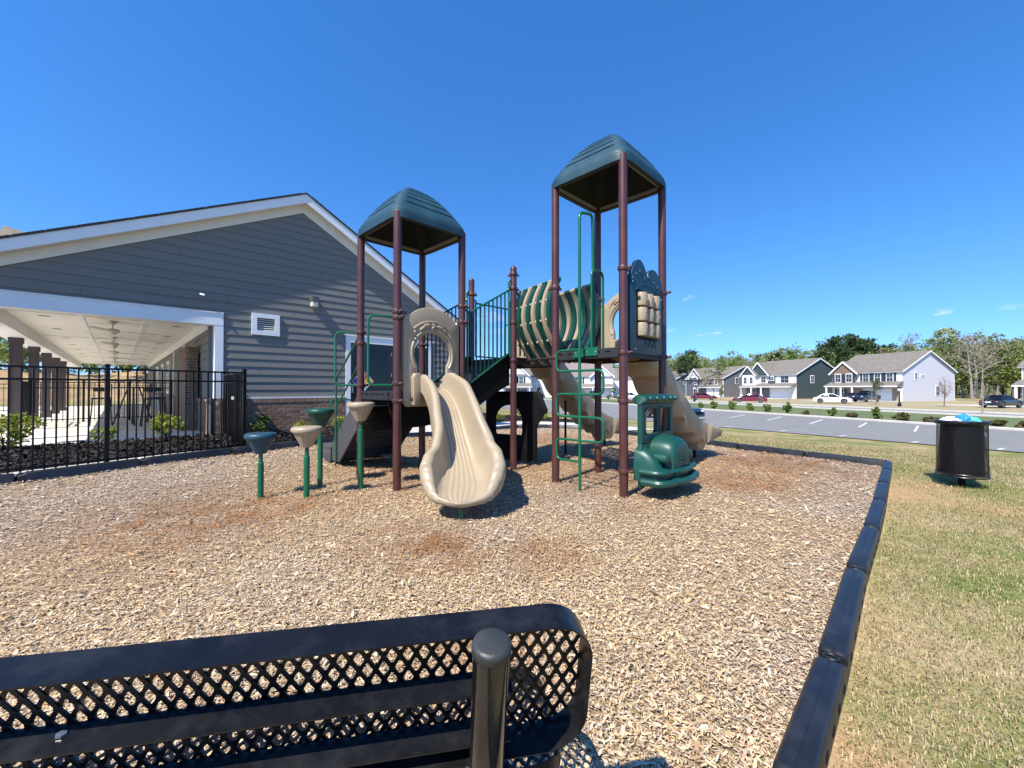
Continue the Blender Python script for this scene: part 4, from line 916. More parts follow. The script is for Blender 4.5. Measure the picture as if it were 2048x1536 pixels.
def wbox(name, s0, s1, z0, z1, o0, o1, m, parent=CH, bevel=0, p=0):
    mb = MB(); mb.box(s0, s1, z0, z1, o0, o1, Fr(W0+PD*p, WD*-1, Z, WN)); return mb.build(name, m, parent, bevel=bevel, seg=1)
OV = .25
# roof planes, fascia, soffit, frieze
def rake(sa, za, sb, zb):                     # from the ridge down
    d = (fwall(sb, zb)-fwall(sa, za)); Lr = d.length; d.normalize(); up = WN.cross(d); up = up if up.z > 0 else -up
    return Fr(fwall(sa, za), d, up, WN), Lr
for nm, (sb, zb) in (('left', (SL+.35, RZ-slL*(SL+.35-SX))), ('right', (SR-.38, RZ-slR*(SX-SR+.38)))):
    f, Lr = rake(SX, RZ, sb, zb)
    lf_ = .002 if nm == 'left' else 0; mb = MB(); mb.box(-.12, Lr, .19, .222, -26, OV+.022+lf_, f); rf = mb.build('roof', m_shingle, CH)
    mb = MB(); mb.box(-.095, Lr-.01, .0, .188, OV-.022+lf_, OV+lf_, f); mb.build('fascia', m_white, rf)
    mb = MB(); mb.box(-.10, Lr-.01, .1885, .21, OV+.003, OV+.02+lf_, f); mb.build('drip_edge', m_dark, rf)
    mb = MB(); mb.box(-.004, Lr-.02, .0, .012, .0, OV-.024, f); mb.build('soffit', m_soffit, rf)
    mb = MB(); mb.box(-.09, Lr-.3, -.17, -.001, .0265, .045+lf_, f); mb.build('frieze_board', m_soffit, rf)
    mb = MB(); mb.box(Lr-.022, Lr, -.02, .188, -26, OV-.03, f); mb.build('eave_fascia', m_white, rf)
    # shingle butts showing along the rake edge
    mb = MB()
    for k in range(int(Lr/.42)): mb.box(.02+k*.42, .42+k*.42, .2222, .229, -.6, OV+.028, f)
    mb.build('shingle_edge', m_shingle, rf)
# small raised roof behind at the left
q = At(30, 455, 17); mb = MB(); b = Vector((q.x, q.y, 0))
fr2 = Fr((b.x, b.y, q.z), WD, PD, Z); mb.add([fr2(-.3, 0, 0), fr2(2.6, 0, -.55), fr2(2.6, -2.5, -2.8), fr2(-.9, -2.5, -2.8), fr2(-.3, 5, 0), fr2(-.9, 6.5, -2.8), fr2(2.6, 6.5, -2.8), fr2(2.6, 5, -.55)], [(0, 1, 2, 3), (4, 5, 6, 7), (0, 4, 7, 1), (0, 3, 5, 4), (1, 7, 6, 2)]); mb.build('rear_roof', mat('tan_shingle', (.22, .18, .13), .9, .3, 20), CH)
wbox('corner_board', SR, SR+.09, .3, 3.40, 0, .032, m_white)
# beam and jamb of the porch opening
wbox('porch_beam', 2.735, 7.2, 2.745, 3.005, -.30, .040, m_white); wbox('porch_jamb', 2.735, 2.895, 1.13, 2.744, -.24, .036, m_white)
wbox('beam_trim', 2.735, 7.2, 3.006, 3.03, -.02, .055, m_white)
# water table
wbox('ledge', DR[1], 2.735, 1.115, 1.144, -.02, .055, m_white); wbox('ledge', SR, DR[0], 1.115, 1.144, -.02, .055, m_white)
# brick base, each brick
brk = []
for i, c in enumerate([(.20, .115, .075), (.25, .15, .10), (.155, .095, .065), (.30, .20, .14), (.22, .14, .10)]): brk.append(mat(f'brick_{"abcde"[i]}', c, .9, .2, 25, bump=.4, bscale=120, dirt=(.35, .27, .20, .3), dscale=12))
core2 = wbox('brick_wainscot', DR[1], 2.86, .05, 1.112, .0005, .020, m_brick); core3 = wbox('brick_wainscot', SR, DR[0], .05, 1.112, .0005, .020, m_brick)
BRM = []
for k in range(5):
    for w_ in (.194, .095):
        mb = MB(); mb.box(0, w_, 0, .058, 0, .026, Fr((0, 0, 0), WD*-1, Z, WN)); o = mb.build('brick', brk[k], None, bevel=.003, seg=1); BRM.append(o.data); bpy.data.objects.remove(o)
SOLD = []
for k in range(5):
    mb = MB(); mb.box(0, .060, 0, .095, 0, .034, Fr((0, 0, 0), WD*-1, Z, WN)); o = mb.build('brick', brk[(1, 3, 3, 4, 1)[k]], None, bevel=.003, seg=1); SOLD.append(o.data); bpy.data.objects.remove(o)
def put(me, pos, parent):
    o = bpy.data.objects.new('brick', me); COL.objects.link(o); o.parent = parent; o.location = pos-wloc(parent); return o
for r_ in range(11):
    zz = .272+r_*.0677; s = DR[1]+.006; first = r_ % 2
    while s < 2.85:
        half = first or s+.194 > 2.858; first = 0
        put(BRM[random.randrange(5)*2+(1 if half else 0)], WP(s, zz, .020), core2); s += .1055 if half else .2045
s = DR[1]+.006
while s < 2.80: put(SOLD[random.randrange(5)], WP(s, 1.017, .020), core2); s += .0685
def brick_field(name, fr, a1, z0, z1, parent, off=0):
    mb = MB(); zz = z0; r_ = 0
    while zz < z1-.03:
        a = .003-(.1 if r_ % 2 else 0)
        while a < a1:
            x0, x1 = max(.002, a), min(a1-.002, a+.194)
            if x1-x0 > .03: mb.box(x0, x1, zz, zz+.058, 0, .012+.002*random.random(), fr)
            a += .2045
        zz += .0677; r_ += 1
    o = mb.build(name, mat('porch_brick', (.215, .135, .085), .9, .35, 9, bump=.3), parent); o['kind'] = 'stuff'; return o
brick_field('brick_course', Fr(WP(DR[0]-.003, 0, .0205), WD, Z, WN), -(SR-DR[0])-.003, .272, 1.1, core3)
# porch: floor, right wall, ceiling, columns
fpch = Fr(W0, WD*-1, PD, Z)                   # a = left, b = in, c = up
mb = MB(); mb.box(2.96, 13.5, -.02, 25, -.1, FL, fpch); structure(mb.build('porch_floor', mat('porch_concrete', (.64, .59, .51), .85, .06, 2, dirt=(.52, .46, .38, .4), dscale=1, world=True)))
mb = MB()
for k in range(1, 9): mb.box(2.97, 13.4, k*2.9, k*2.9+.02, FL, FL+.003, fpch)
mb.build('floor_joint', mat('joint', (.2, .18, .16), .9), CH)
mb = MB(); mb.box(2.80, 6.6, .26, 25, 2.87, 2.95, fpch); ceil = mb.build('porch_ceiling', mat('porch_ceiling', (.82, .79, .70), .7, .03, 3), CH)
mb = MB()
for s in (3.97, 5.0): mb.box(s-.04, s+.04, .27, 24.9, 2.852, 2.8695, fpch)
for k in range(9):
    for a, b in (((2.97, 3.928), (4.012, 4.958), (5.042, 6.0)) if k % 2 == 0 else ()): mb.box(a, b, 1.3+k*2.6, 1.38+k*2.6, 2.854, 2.8695, fpch)
mb.build('ceiling_batten', m_white, ceil)
dl = MB()
for k in range(8):
    for s in (3.4, 4.5, 5.55): dl.lathe([(.075, 0), (.09, -.004), (.09, -.008), (.06, -.008)], fpch(s, 1.9+k*2.6, 2.868), 14)
dl.build('downlight', mat('downlight', (.35, .33, .3), .5), ceil, smooth=True)
pw = MB(); pw.box(2.80, 2.95, .24, 25, .2, 2.87, fpch); pwall = pw.build('porch_wall', m_siding, CH)
for r_ in range(10):
    zz = 1.15+r_*.177
    mb = MB(); a = fpch(2.951, .25, zz); f = Fr(WP(2.951, zz, 0), PD, Z, WD*-1)
    mb.add([f(.25, 0, 0), f(24.5, 0, 0), f(24.5, 0, .02), f(.25, 0, .02), f(.25, .176, 0), f(24.5, .176, 0), f(24.5, .176, .006), f(.25, .176, .006)], [(0, 1, 2, 3), (4, 7, 6, 5), (0, 4, 5, 1), (1, 5, 6, 2), (2, 6, 7, 3), (3, 7, 4, 0)]); mb.build('siding_board', m_siding, pwall)
f = Fr(WP(2.952, 0, 0), PD, Z, WD*-1)
mb = MB(); mb.box(-.02, 24, .33, 1.06, 0, .045, f); bw = mb.build('brick_wainscot', m_brick, CH); brick_field('brick_course', Fr(f(-.02, 0, .045), PD, Z, WD*-1), 14, .34, 1.05, bw)
mb = MB(); mb.box(-.03, 24, 1.06, 1.12, 0, .085, f); mb.build('brick_cap', brk[1], bw)
mb = MB(); mb.box(1.55, 2.75, .33, 2.35, .05, .28, f); pier = mb.build('brick_pier', m_brick, CH)
brick_field('brick_course', Fr(f(1.55, 0, .28), PD, Z, WD*-1), 1.2, .34, 2.34, pier); brick_field('brick_course', Fr(f(1.55, 0, .05), WD*-1, Z, WN), .23, .34, 2.34, pier)
mb = MB(); mb.box(4.6, 4.75, .33, 2.70, .02, .06, f); mb.box(7.6, 7.75, .33, 2.70, .02, .06, f); mb.build('corner_board', m_white, pwall)
mb = MB(); mb.box(5.0, 7.4, .34, 2.45, .021, .05, f); mb.build('side_door', mat('grey_door', (.07, .072, .065), .5, .1, 3), pwall)
for a in (9.2, 12.0, 15.0):
    w = MB(); w.box(a, a+1.0, 1.15, 2.4, .02, .07, f); wo = w.build('window', m_white, pwall); g = MB(); g.box(a+.1, a+.9, 1.25, 2.3, .0701, .074, f); g.build('pane', m_dglass, wo)
mb = MB(); mb.box(3.6, 3.95, 1.45, 1.95, .06, .18, f); mb.build('meter_box', mat('grey_box', (.25, .26, .26), .4, .05), CH, bevel=.01)
mb = MB(); mb.box(.24, 24, 2.66, 2.868, .021, .055, f); mb.build('wall_crown', m_white, pwall)
hb = MB(); hb.box(6.02, 6.46, .0, 25, 2.59, 2.868, fpch); hb.build('porch_header', m_white, CH)
for k in range(6):
    b = 1.45+k*3.05; c = MB(); c.box(6.13, 6.33, b, b+.20, FL, 2.585, fpch); co = c.build('porch_column', m_col, CH)
    for o in (0, 1): tr = MB(); tr.box(6.11, 6.35, b-.02, b+.22, (FL, 2.45)[o], (FL+.16, 2.589)[o], fpch); tr.build('column_trim', m_col, co, bevel=.01, seg=1)
    rr = MB()
    for a in (6.135, 6.30): rr.box(a, a+.025, b-.008, b, FL+.17, 2.44, fpch)
    rr.build('column_stile', m_col, co)
# door, vent, wall light, camera
wbox('door_frame', DR[0], DR[1], DR[2]-.17, DR[2]+.005, -.02, .045, m_white); wbox('door_cap', DR[0]-.03, DR[1]+.03, DR[2]+.006, DR[2]+.035, -.02, .065, m_white)
for a in (DR[0], DR[1]-.13): wbox('door_jamb', a, a+.13, FL, DR[2]-.171, -.02, .040, m_white)
dn = []
for a, b in ((DR[0]+.131, (DR[0]+DR[1])/2-.004), ((DR[0]+DR[1])/2+.004, DR[1]-.131)):
    d_ = wbox('door', a, b, FL+.01, DR[2]-.173, -.01, .012, mat('dark_door', (.010, .010, .014), .25, .2, 4)); dn.append(d_)
    wbox('pane', a+.14, b-.14, FL+.9, DR[2]-.32, .0121, .016, m_dglass, d_); wbox('handle', (a+.03 if a > -1 else b-.06), (a+.06 if a > -1 else b-.03), FL+.9, FL+1.1, .0121, .05, m_bolt, d_)
    h = MB()
    for zz in (.75, 1.35, 1.95): h.box(b-.012 if a > -1 else a, b+.004 if a > -1 else a+.016, FL+zz, FL+zz+.10, .0122, .02, fwall)
    h.build('hinge', m_bolt, d_)
# hazard diamond on the door
hc = (-.46, 1.55); R_ = .30
def diamond(dx, dz, r, m, nm, o): mb = MB(); cx, cz = hc[0]+dx, hc[1]+dz; mb.prism([(cx, cz-r), (cx+r, cz), (cx, cz+r), (cx-r, cz)], o, o+.003, fwall); return mb.build(nm, m, dn[1])
diamond(0, 0, R_+.01, m_white, 'hazard_sign', .018)
for dx, dz, m, t, tm in ((0, R_/2, mat('sign_red', (.55, .03, .02), .4, .03), '0', m_white), (-R_/2, 0, mat('sign_yellow', (.62, .42, .06), .4, .03), '2', m_white), (R_/2, 0, mat('sign_blue', (.03, .03, .22), .4, .03), None, None), (0, -R_/2, mat('sign_white', (.8, .8, .8), .4, .03), 'OX', m_black)):
    diamond(dx, dz, R_/2-.003, m, 'hazard_field', .0215)
    if t: text_mesh('hazard_text', t, .20 if t != 'OX' else .15, tm, dn[1], Fr(fwall(hc[0]+dx, hc[1]+dz, .0252), WD, Z, WN))
s, z = 1.905, 2.85
vf = MB(); vf.ringprism([(s-.29, z-.25), (s+.29, z-.25), (s+.29, z+.25), (s-.29, z+.25)], [(s-.185, z-.15), (s+.185, z-.15), (s+.185, z+.15), (s-.185, z+.15)], -.01, .055, fwall); vo = vf.build('vent', m_white, CH)
wbox('vent_back', s-.184, s+.184, z-.149, z+.149, -.005, .027, mat('vent_dark', (.12, .11, .10), .8), vo)
for k in range(6):
    zz = z-.14+k*.05; mb = MB(); f = Fr(fwall(s-.18, zz, .03), WD*-1, (Z*.8+WN*-.6), None); mb.box(0, .36, 0, .05, -.003, .003, f); mb.build('louver', m_white, vo)
s, z = .849, 3.53
lt = wbox('wall_light', s-.085, s+.085, z+.0, z+.13, .02, .21, mat('light_housing', (.09, .085, .08), .4, .1, 4), CH, .008)
wbox('lens', s-.075, s+.075, z-.13, z-.001, .03, .19, mat('frosted_lens', (.62, .58, .48), .3, .05, 4), lt, .012)
cm_ = MB(); c0 = WP(3.16, 3.38, .03); cm_.cyl(c0, c0+WN*.04, .022, n=12); cm_.cyl(c0+WN*.05+Z*-.01, c0+WN*.09+WD*.07+Z*-.03, .024, n=12); cm_.build('security_camera', m_white, CH, smooth=True, angle=40)
# ceiling fans
for k in range(6):
    p = fpch(4.52, 2.1+k*3.9, 2.868); r = thing('ceiling_fan', f'{["nearest", "second", "third", "fourth", "fifth", "farthest"][k]} white ceiling fan under the porch ceiling', 'ceiling fan', p, 0, 'ceiling fans in a row under the porch')
    m_fan = mat('fan_white', (.60, .57, .50), .4, .04, 4); mb = MB(); mb.lathe([(.06, 0), (.065, -.02), (.03, -.05), (.013, -.055), (.013, -.15)], p, 14); mb.build('downrod', m_fan, r, smooth=True)
    mb = MB(); mb.lathe([(.02, -.14), (.10, -.155), (.125, -.18), (.12, -.225), (.07, -.25), (.06, -.27), (.02, -.285)], p, 18); mb.build('motor', m_fan, r, smooth=True)
    for j in range(3):
        a = R(48+120*j+k*9); d = Vector((math.cos(a), math.sin(a), 0)); s_ = Vector((-d.y, d.x, 0)); f = Fr(p+Z*-.205, d, (s_+Z*.18), None); mb = MB(); mb.prism([(.10, -.03), (.25, -.065), (.78, -.055), (.80, 0), (.78, .05), (.25, .06), (.10, .03)], -.004, .004, f); mb.build('blade', m_fan, r)
# bar table and stools under the porch
p = fpch(4.1, 4.6, FL); t = thing('bar_table', 'tall dark bar table under the porch beside the brick pier', 'table', p)
MB().lathe([(.45, 1.02), (.46, 1.03), (.46, 1.05), (.45, 1.06)], p, 24).build('tabletop', m_dark, t)
for a in (45, 135, 225, 315): d = Vector((math.cos(R(a)), math.sin(R(a)), 0)); MB().cyl(p+d*.12+Z*1.02, p+d*.42, .018, n=8).build('leg', m_dark, t, smooth=True)
for k, (a, b, lb) in enumerate(((3.75, 3.75, 'dark metal bar stool in front of the bar table under the porch'), (4.75, 5.2, 'dark metal bar stool on the left of the bar table under the porch'), (3.55, 5.5, 'dark metal bar stool behind the bar table under the porch'))):
    p = fpch(a, b, FL); t = thing('bar_stool', lb, 'bar stool', p, 0, 'stools round the bar table')
    mb = MB(); mb.box(-.2, .2, -.2, .2, .72, .76, Fr(p, U, V, Z)); mb.build('seat', m_dark, t, bevel=.01, seg=1); mb = MB(); mb.box(-.17, .17, .18, .20, .93, 1.05, Fr(p, U, V, Z)); mb.box(-.17, -.15, .18, .20, .76, .93, Fr(p, U, V, Z)); mb.box(.15, .17, .18, .20, .76, .93, Fr(p, U, V, Z)); mb.build('backrest', m_dark, t, bevel=.01, seg=1)
    for sx in (-1, 1):
        for sy in (-1, 1): MB().cyl(p+U*.17*sx+V*.17*sy+Z*.72, p+U*.22*sx+V*.22*sy, .014, n=8).build('leg', m_dark, t, smooth=True)
# ------------------------------------------------------------------ iron fences
def fence(label, p0, p1, z0, h, npost, group='black metal fences round the porch', sp=.105, rails=(.0, .165, None), lo=.10, post=.026, name='iron_fence', capends=True, zslope=0):
    p0 = Vector((p0[0], p0[1], z0)); p1 = Vector((p1[0], p1[1], z0+zslope)); L = (p1-p0).length; d = (p1-p0).normalized(); f = Fr(p0, d, Z, None); r = thing(name, label, 'fence', p0, 0, group)
    for zz in (h-.02, h-.185, lo): mb = MB(); mb.box(.0, L, zz-.014, zz+.014, -.018, .018, f); mb.build('rail', m_fence, r)
    n = int(L/sp); src = None
    for k in range(n):
        x = (k+.5)*L/n
        if src is None: mb = MB(); mb.box(-.009, .009, 0.035, h-.034, -.0095, .0095, Fr(p0, d, Z, None)); src = mb.build('picket', m_fence, r); o = src
        else: o = src.copy(); COL.objects.link(o)
        o.location = d*x
    for k in range(npost):
        x = L*k/(npost-1) if npost > 1 else L; mb = MB(); mb.box(x-post, x+post, -.1, h+.02, -post, post, f); po = mb.build('post', m_fence, r); c = MB(); c.box(x-post-.008, x+post+.008, h+.02, h+.035, -post-.008, post+.008, f); c.prism([(x-post, h+.035), (x+post, h+.035), (x+post*.6, h+.055), (x-post*.6, h+.055)], -post, post, f); c.build('post_cap', m_fence, po)
    return r, f, L
ND = Vector((-.836, .548, 0)); FD = Vector((.548, .836, 0))
fe = Vector((-4.98, 7.72, 0)); F0_ = fe-FD*2.44*2
fence('black iron fence along the mulch bed, in front of the porch', fe-FD*1.87*3, fe, .20, 1.46, 4)
g0 = fe+PD*.12; 
gate, fg, Lg = fence('narrow black iron gate section running from the fence corner to the house', fe+PD*.06, fe+PD*1.95, .20, 1.46, 2, 'black metal fences round the porch', .10, name='iron_gate')
mb = MB(); mb.box(.55, .85, .93, .99, -.05, .05, fg); mb.build('latch_box', mat('latch_grey', (.35, .35, .34), .4, .1), gate)
mb = MB(); mb.box(.50, .54, .05, 1.44, -.03, .03, fg); mb.box(1.6, 1.64, .05, 1.44, -.03, .03, fg); mb.build('gate_stile', m_fence, gate)
fence('black iron cross fence with a gate, farther back under the porch', fpch(3.1, 7.0)[:2], fpch(6.2, 7.0)[:2], FL, 1.22, 4, sp=.11)
fence('black iron fence between the brown porch columns', fpch(6.24, 4.9)[:2], fpch(6.24, 7.0)[:2], FL, 1.22, 2, sp=.11)
fence('far black iron fence at the pool, seen between the porch columns', fpch(6.6, 16.0)[:2], fpch(15.5, 16)[:2], FL, 1.22, 5, sp=.13)
fence('far black iron fence across the end of the porch', fpch(3.0, 21.0)[:2], fpch(6.3, 21.0)[:2], FL, 1.22, 3, sp=.13)
# bare clay bank and bushes beyond the porch
m_clay = mat('clay_bank', (.33, .215, .105), .95, .35, .9, bump=.6, bscale=6, world=True, dirt=(.24, .20, .08, .6), dscale=.6)
rows = []
for i in range(9):
    r_ = []
    for k in range(40):
        a = R(-90+2.0*k); dd = 44+i*2.2; r_.append((dd*math.sin(a), dd*math.cos(a), -.4+3.4*sm(0, 8, i)+.25*math.sin(k*1.3+i)))
    rows.append(r_)
structure(MB().grid(rows).build('clay_bank', m_clay, smooth=True))
# ------------------------------------------------------------------ plants
m_leaf = tintmat('leaf', .6, .35); m_bark = mat('bark', (.16, .12, .09), .95, .3, 8, bump=.6, bscale=20); m_barkg = mat('grey_bark', (.26, .23, .20), .95, .3, 6, bump=.5, bscale=20)
def leaf_cloud(n, cen, rad, size, pal, r, clumps=14, flat=.8, hollow=.35, up=.3):
    """n small folded leaf faces gathered in clumps through an ellipsoid"""
    C = r.normal(0, 1, (clumps, 3)); C /= np.linalg.norm(C, axis=1)[:, None]; C *= (r.uniform(hollow, 1, clumps)**.6)[:, None]
    cl = r.integers(0, clumps, n); cs = r.uniform(.22, .42, clumps); off = r.normal(0, 1, (n, 3)); off /= np.linalg.norm(off, axis=1)[:, None]; off *= (r.random(n)**.45)[:, None]
    P_ = (C[cl]*.78+off*cs[cl][:, None])*np.array(rad)+np.array(cen)
    nrm = r.normal(0, 1, (n, 3))+off*.8; nrm[:, 2] += up; nrm /= np.linalg.norm(nrm, axis=1)[:, None]
    t = np.cross(nrm, r.normal(0, 1, (n, 3))); t /= np.linalg.norm(t, axis=1)[:, None]; s = np.cross(nrm, t); sz = size*r.uniform(.55, 1.3, n)[:, None]
    v = np.stack([P_-t*sz*.5, P_+s*sz*.28, P_+t*sz*.5, P_-s*sz*.28], 1); q = np.arange(n*4).reshape(n, 4)
    pal = np.array(pal); tc = pal[(r.integers(0, len(pal), clumps))][cl]*.6+pal[r.integers(0, len(pal), n)]*.4
    return v.reshape(-1, 3), q, np.repeat(tc*r.uniform(.8, 1.2, n)[:, None], 4, 0)
def shrub(kind_label, p, rad, h, pal, n, size, group, seed, flowers=False):
    r = np.random.default_rng(seed); t = thing('shrub', kind_label, 'shrub', (p[0], p[1], p[2]), 0, group)
    v, q, c = leaf_cloud(n, (0, 0, h*.52), (rad, rad, h*.52), size, pal, r, 16, up=.6)
    o = npmesh('foliage', v, q, c, m_leaf, t)
    mb = MB()
    for k in range(6): a = k*1.05+seed; d = Vector((math.cos(a), math.sin(a), 0)); mb.tube([Vector(t.location)+d*rad*.06, Vector(t.location)+d*rad*.4+Z*h*.7], [.012, .004], 5)
    mb.build('stem', m_bark, t); return t
LIME = [(.20, .24, .025), (.28, .32, .04), (.13, .18, .02), (.36, .36, .07)]; MIDG = [(.06, .11, .02), (.10, .16, .03), (.16, .22, .05), (.04, .08, .015)]; DEEP = [(.03, .06, .015), (.05, .09, .02), (.08, .12, .03)]; OLIVE = [(.10, .10, .03), (.16, .14, .05), (.08, .07, .025), (.13, .09, .05)]
GS = 'clipped shrubs in the black mulch beds'
def gpt(px, py, zz): q = G(px, py, zz); return (q.x, q.y, gz(q.x, q.y))
shrub('bright lime-green shrub behind the fence at the left edge of the photo', gpt(12, 915, .2), .52, .68, LIME, 1500, .075, GS, 1)
shrub('small yellow-green spiky shrub beside the middle fence post', gpt(213, 897, .2), .24, .32, LIME, 350, .06, GS, 2)
shrub('rounded lime-green shrub behind the fence in front of the brick pier', gpt(335, 890, .2), .36, .54, LIME, 1100, .06, GS, 3)
shrub('dark green shrub between the iron gate and the blue stepping pod', gpt(525, 872, .25), .30, .42, MIDG, 800, .05, GS, 4)
shrub('green shrub against the brick base, behind the dark green stepping pod', gpt(612, 868, .27), .28, .34, LIME, 600, .05, GS, 5)
shrub('green shrub against the brick base, beside the clubhouse door', gpt(680, 864, .27), .28, .36, LIME, 600, .05, GS, 6)
shrub('yellow-green shrub in the far mulch bed, seen through the arch of the dark counter panel', gpt(1000, 842, 0), .45, .45, LIME, 700, .07, GS, 7)
shrub('olive shrub in the far mulch bed, right of the dark counter panel', gpt(1050, 836, 0), .62, .75, [(.20, .19, .04), (.13, .14, .03), (.27, .24, .06)], 1300, .075, GS, 8)
shrub('low yellow-green shrub in the far mulch bed, right of the olive one', gpt(1088, 836, 0), .40, .35, LIME, 500, .07, GS, 9)
ROW = [(1402, 817, 6, 1), (1428.5, 819, 9, 1), (1465, 821, 10, 1), (1499.7, 823, 9, 1), (1534, 825, 9, 1), (1574, 828, 9, 2), (1611, 831, 8, 3), (1663.6, 833, 9, 1), (1704.7, 837, 10, 3), (1754, 840, 11, 2), (1805, 844, 16, 3), (1860, 848, 13, 3), (1995, 855, 15, 3), (2050, 860, 14, 3)]
for i, (px, py, hw, kd) in enumerate(ROW):
    q = G(px, py, LZ); k = q.y/FPX; kind = {1: 'fresh green', 2: 'dark leggy green', 3: 'low olive-brown'}[kd]
    hh = hw*k*(2.0 if kd < 3 else 1.15); hh = hw*k*2.6 if kd == 2 else hh
    place = f'{ORD[i] if i < 13 else "last"} shrub from the left in the verge row'
    shrub(f'{kind} shrub of the verge row beyond the parking lot, {ORD[i]} from the left' if i < 13 else f'{kind} shrub of the verge row, cut by the right edge of the photo', (q.x, q.y, gz(q.x, q.y)), hw*k, hh, {1: [(.16, .22, .04), (.10, .15, .03), (.24, .28, .07)], 2: MIDG+[(.2, .22, .06)], 3: OLIVE}[kd], 420, .19, 'shrubs in a row between the parking lot and the street', 20+i)
for i, (px, py) in enumerate(((1053, 795), (1069, 795), (1083, 794), (1235, 799), (1218, 797))):
    q = G(px, py+1, LZ); shrub(f'distant low green shrub beside the far street, {ORD[i]} from the left under the play deck', (q.x, q.y, gz(q.x, q.y)), .8, .9, MIDG, 250, .25, 'low shrubs beside the far street', 60+i)
def limb_tree(mb, H, r, n, spread, r0, lean=0, start=.35, sub=3):
    tips = []
    trunk = [Vector((lean*t*H*.1+.02*H*math.sin(t*5+lean), .02*H*math.sin(t*4+1), t*H)) for t in np.linspace(0, .88, 8)]
    mb.tube(trunk, [r0*(1-.85*t)+.004 for t in np.linspace(0, 1, 8)], 7)
    for k in range(n):
        t = start+(.86-start)*k/max(1, n-1); p = trunk[int(t/.88*7)].lerp(trunk[min(7, int(t/.88*7)+1)], (t/.88*7) % 1); a = k*2.4+r.uniform(-.4, .4); L_ = spread*(1-.55*abs(t-.5))*r.uniform(.7, 1.1)*(1.25-t)
        d = Vector((math.cos(a), math.sin(a), r.uniform(.5, 1.1))).normalized(); e = p+d*L_; m_ = p.lerp(e, .5)+Vector((r.normal(0, .05), r.normal(0, .05), -.04))*L_
        rr = r0*(1-.85*t)*.5; mb.tube([p, m_, e], [rr, rr*.6, rr*.2+.003], 5); tips.append(e)
        for j in range(sub):
            q = m_.lerp(e, r.uniform(0, .9)); d2 = (d+Vector(tuple(r.normal(0, .6, 3)))).normalized(); e2 = q+d2*L_*r.uniform(.3, .55); mb.tube([q, e2], [rr*.4, .003+rr*.08], 4); tips.append(e2)
    return tips
def tree(name, label, cat, H, kind, seed, group, r0=None):
    r = np.random.default_rng(seed); t = thing(name, label, cat, (0, 0, 0), 0, group); mb = MB(); pal, n, size = kind['pal'], kind['n'], kind['size']
    r0 = r0 or H*.016
    tips = limb_tree(mb, H, r, kind.get('limbs', 10), H*kind.get('spread', .34), r0, r.uniform(-1, 1), kind.get('start', .35), kind.get('sub', 3)); mb.build('trunk', kind.get('bark', m_bark), t, smooth=True)
    if n:
        if kind.get('tips'):
            vs, qs, cs = [], [], []; per = max(4, n//len(tips)); base = 0
            for e in tips:
                v, q, c = leaf_cloud(per, tuple(e), (H*kind['tr'],)*2+(H*kind['tr']*.75,), size, pal, r, 4); vs.append(v); qs.append(q+base); cs.append(c); base += len(v)
            npmesh('crown', np.concatenate(vs), np.concatenate(qs), np.concatenate(cs), m_leaf, t)
        else:
            v, q, c = leaf_cloud(n, (0, 0, H*kind['cz']), (H*kind['rx'], H*kind['rx'], H*kind['rz']), size, pal, r, kind.get('cl', 22)); npmesh('crown', v, q, c, m_leaf, t)
    return t
K_SPR = dict(pal=[(.17, .24, .05), (.25, .32, .07), (.12, .17, .04), (.31, .35, .11)], n=1500, size=.55, cz=.56, rx=.27, rz=.43, cl=26, limbs=9)
K_PALE = dict(pal=[(.28, .32, .13), (.36, .37, .18), (.22, .27, .10)], n=1000, size=.5, tips=True, tr=.07, limbs=12, bark=m_barkg)
K_BARE = dict(pal=[(.27, .22, .16), (.34, .29, .20), (.25, .23, .13)], n=300, size=.40, tips=True, tr=.06, limbs=16, sub=5, bark=m_barkg, spread=.38)
K_PINE = dict(pal=[(.045, .08, .028), (.065, .105, .038), (.09, .13, .05), (.035, .06, .022)], n=1500, size=.6, tips=True, tr=.085, limbs=13, start=.5, spread=.30)
GW = 'spring trees of the wood behind the houses'
protos = {}
LBW = {'spr': 'fresh green leafy tree of the wood behind the houses', 'pale': 'pale thinly leaved tree of the wood behind the houses', 'bare': 'grey bare-branched tree of the wood behind the houses', 'pine': 'dark green pine standing out of the wood behind the houses'}
NMW = {'spr': 'leafy_tree', 'pale': 'leafy_tree', 'bare': 'bare_tree', 'pine': 'pine_tree'}
GRW = {'spr': GW, 'pale': 'pale trees of the wood', 'bare': 'bare trees of the wood', 'pine': 'pines of the wood'}
for k_, K in (('spr', K_SPR), ('pale', K_PALE), ('bare', K_BARE), ('pine', K_PINE)): protos[k_] = [[tree(NMW[k_], LBW[k_], 'tree', 14, K, 100+j+len(k_)*7+ord(k_[0]), GRW[k_]), 0] for j in range(3)]
def plant(kind, x, y, z, H):
    pr = random.choice(protos[kind]); s = H/14; rz = random.uniform(0, 6.28); sc = (s*random.uniform(.85, 1.2), s*random.uniform(.85, 1.2), s)
    if pr[1] == 0: o = pr[0]; pr[1] = 1; o.location = (x, y, z); o.rotation_euler = (0, 0, rz); o.scale = sc
    else: o = dup(pr[0], (x, y, z), rz, None, sc)
    return o
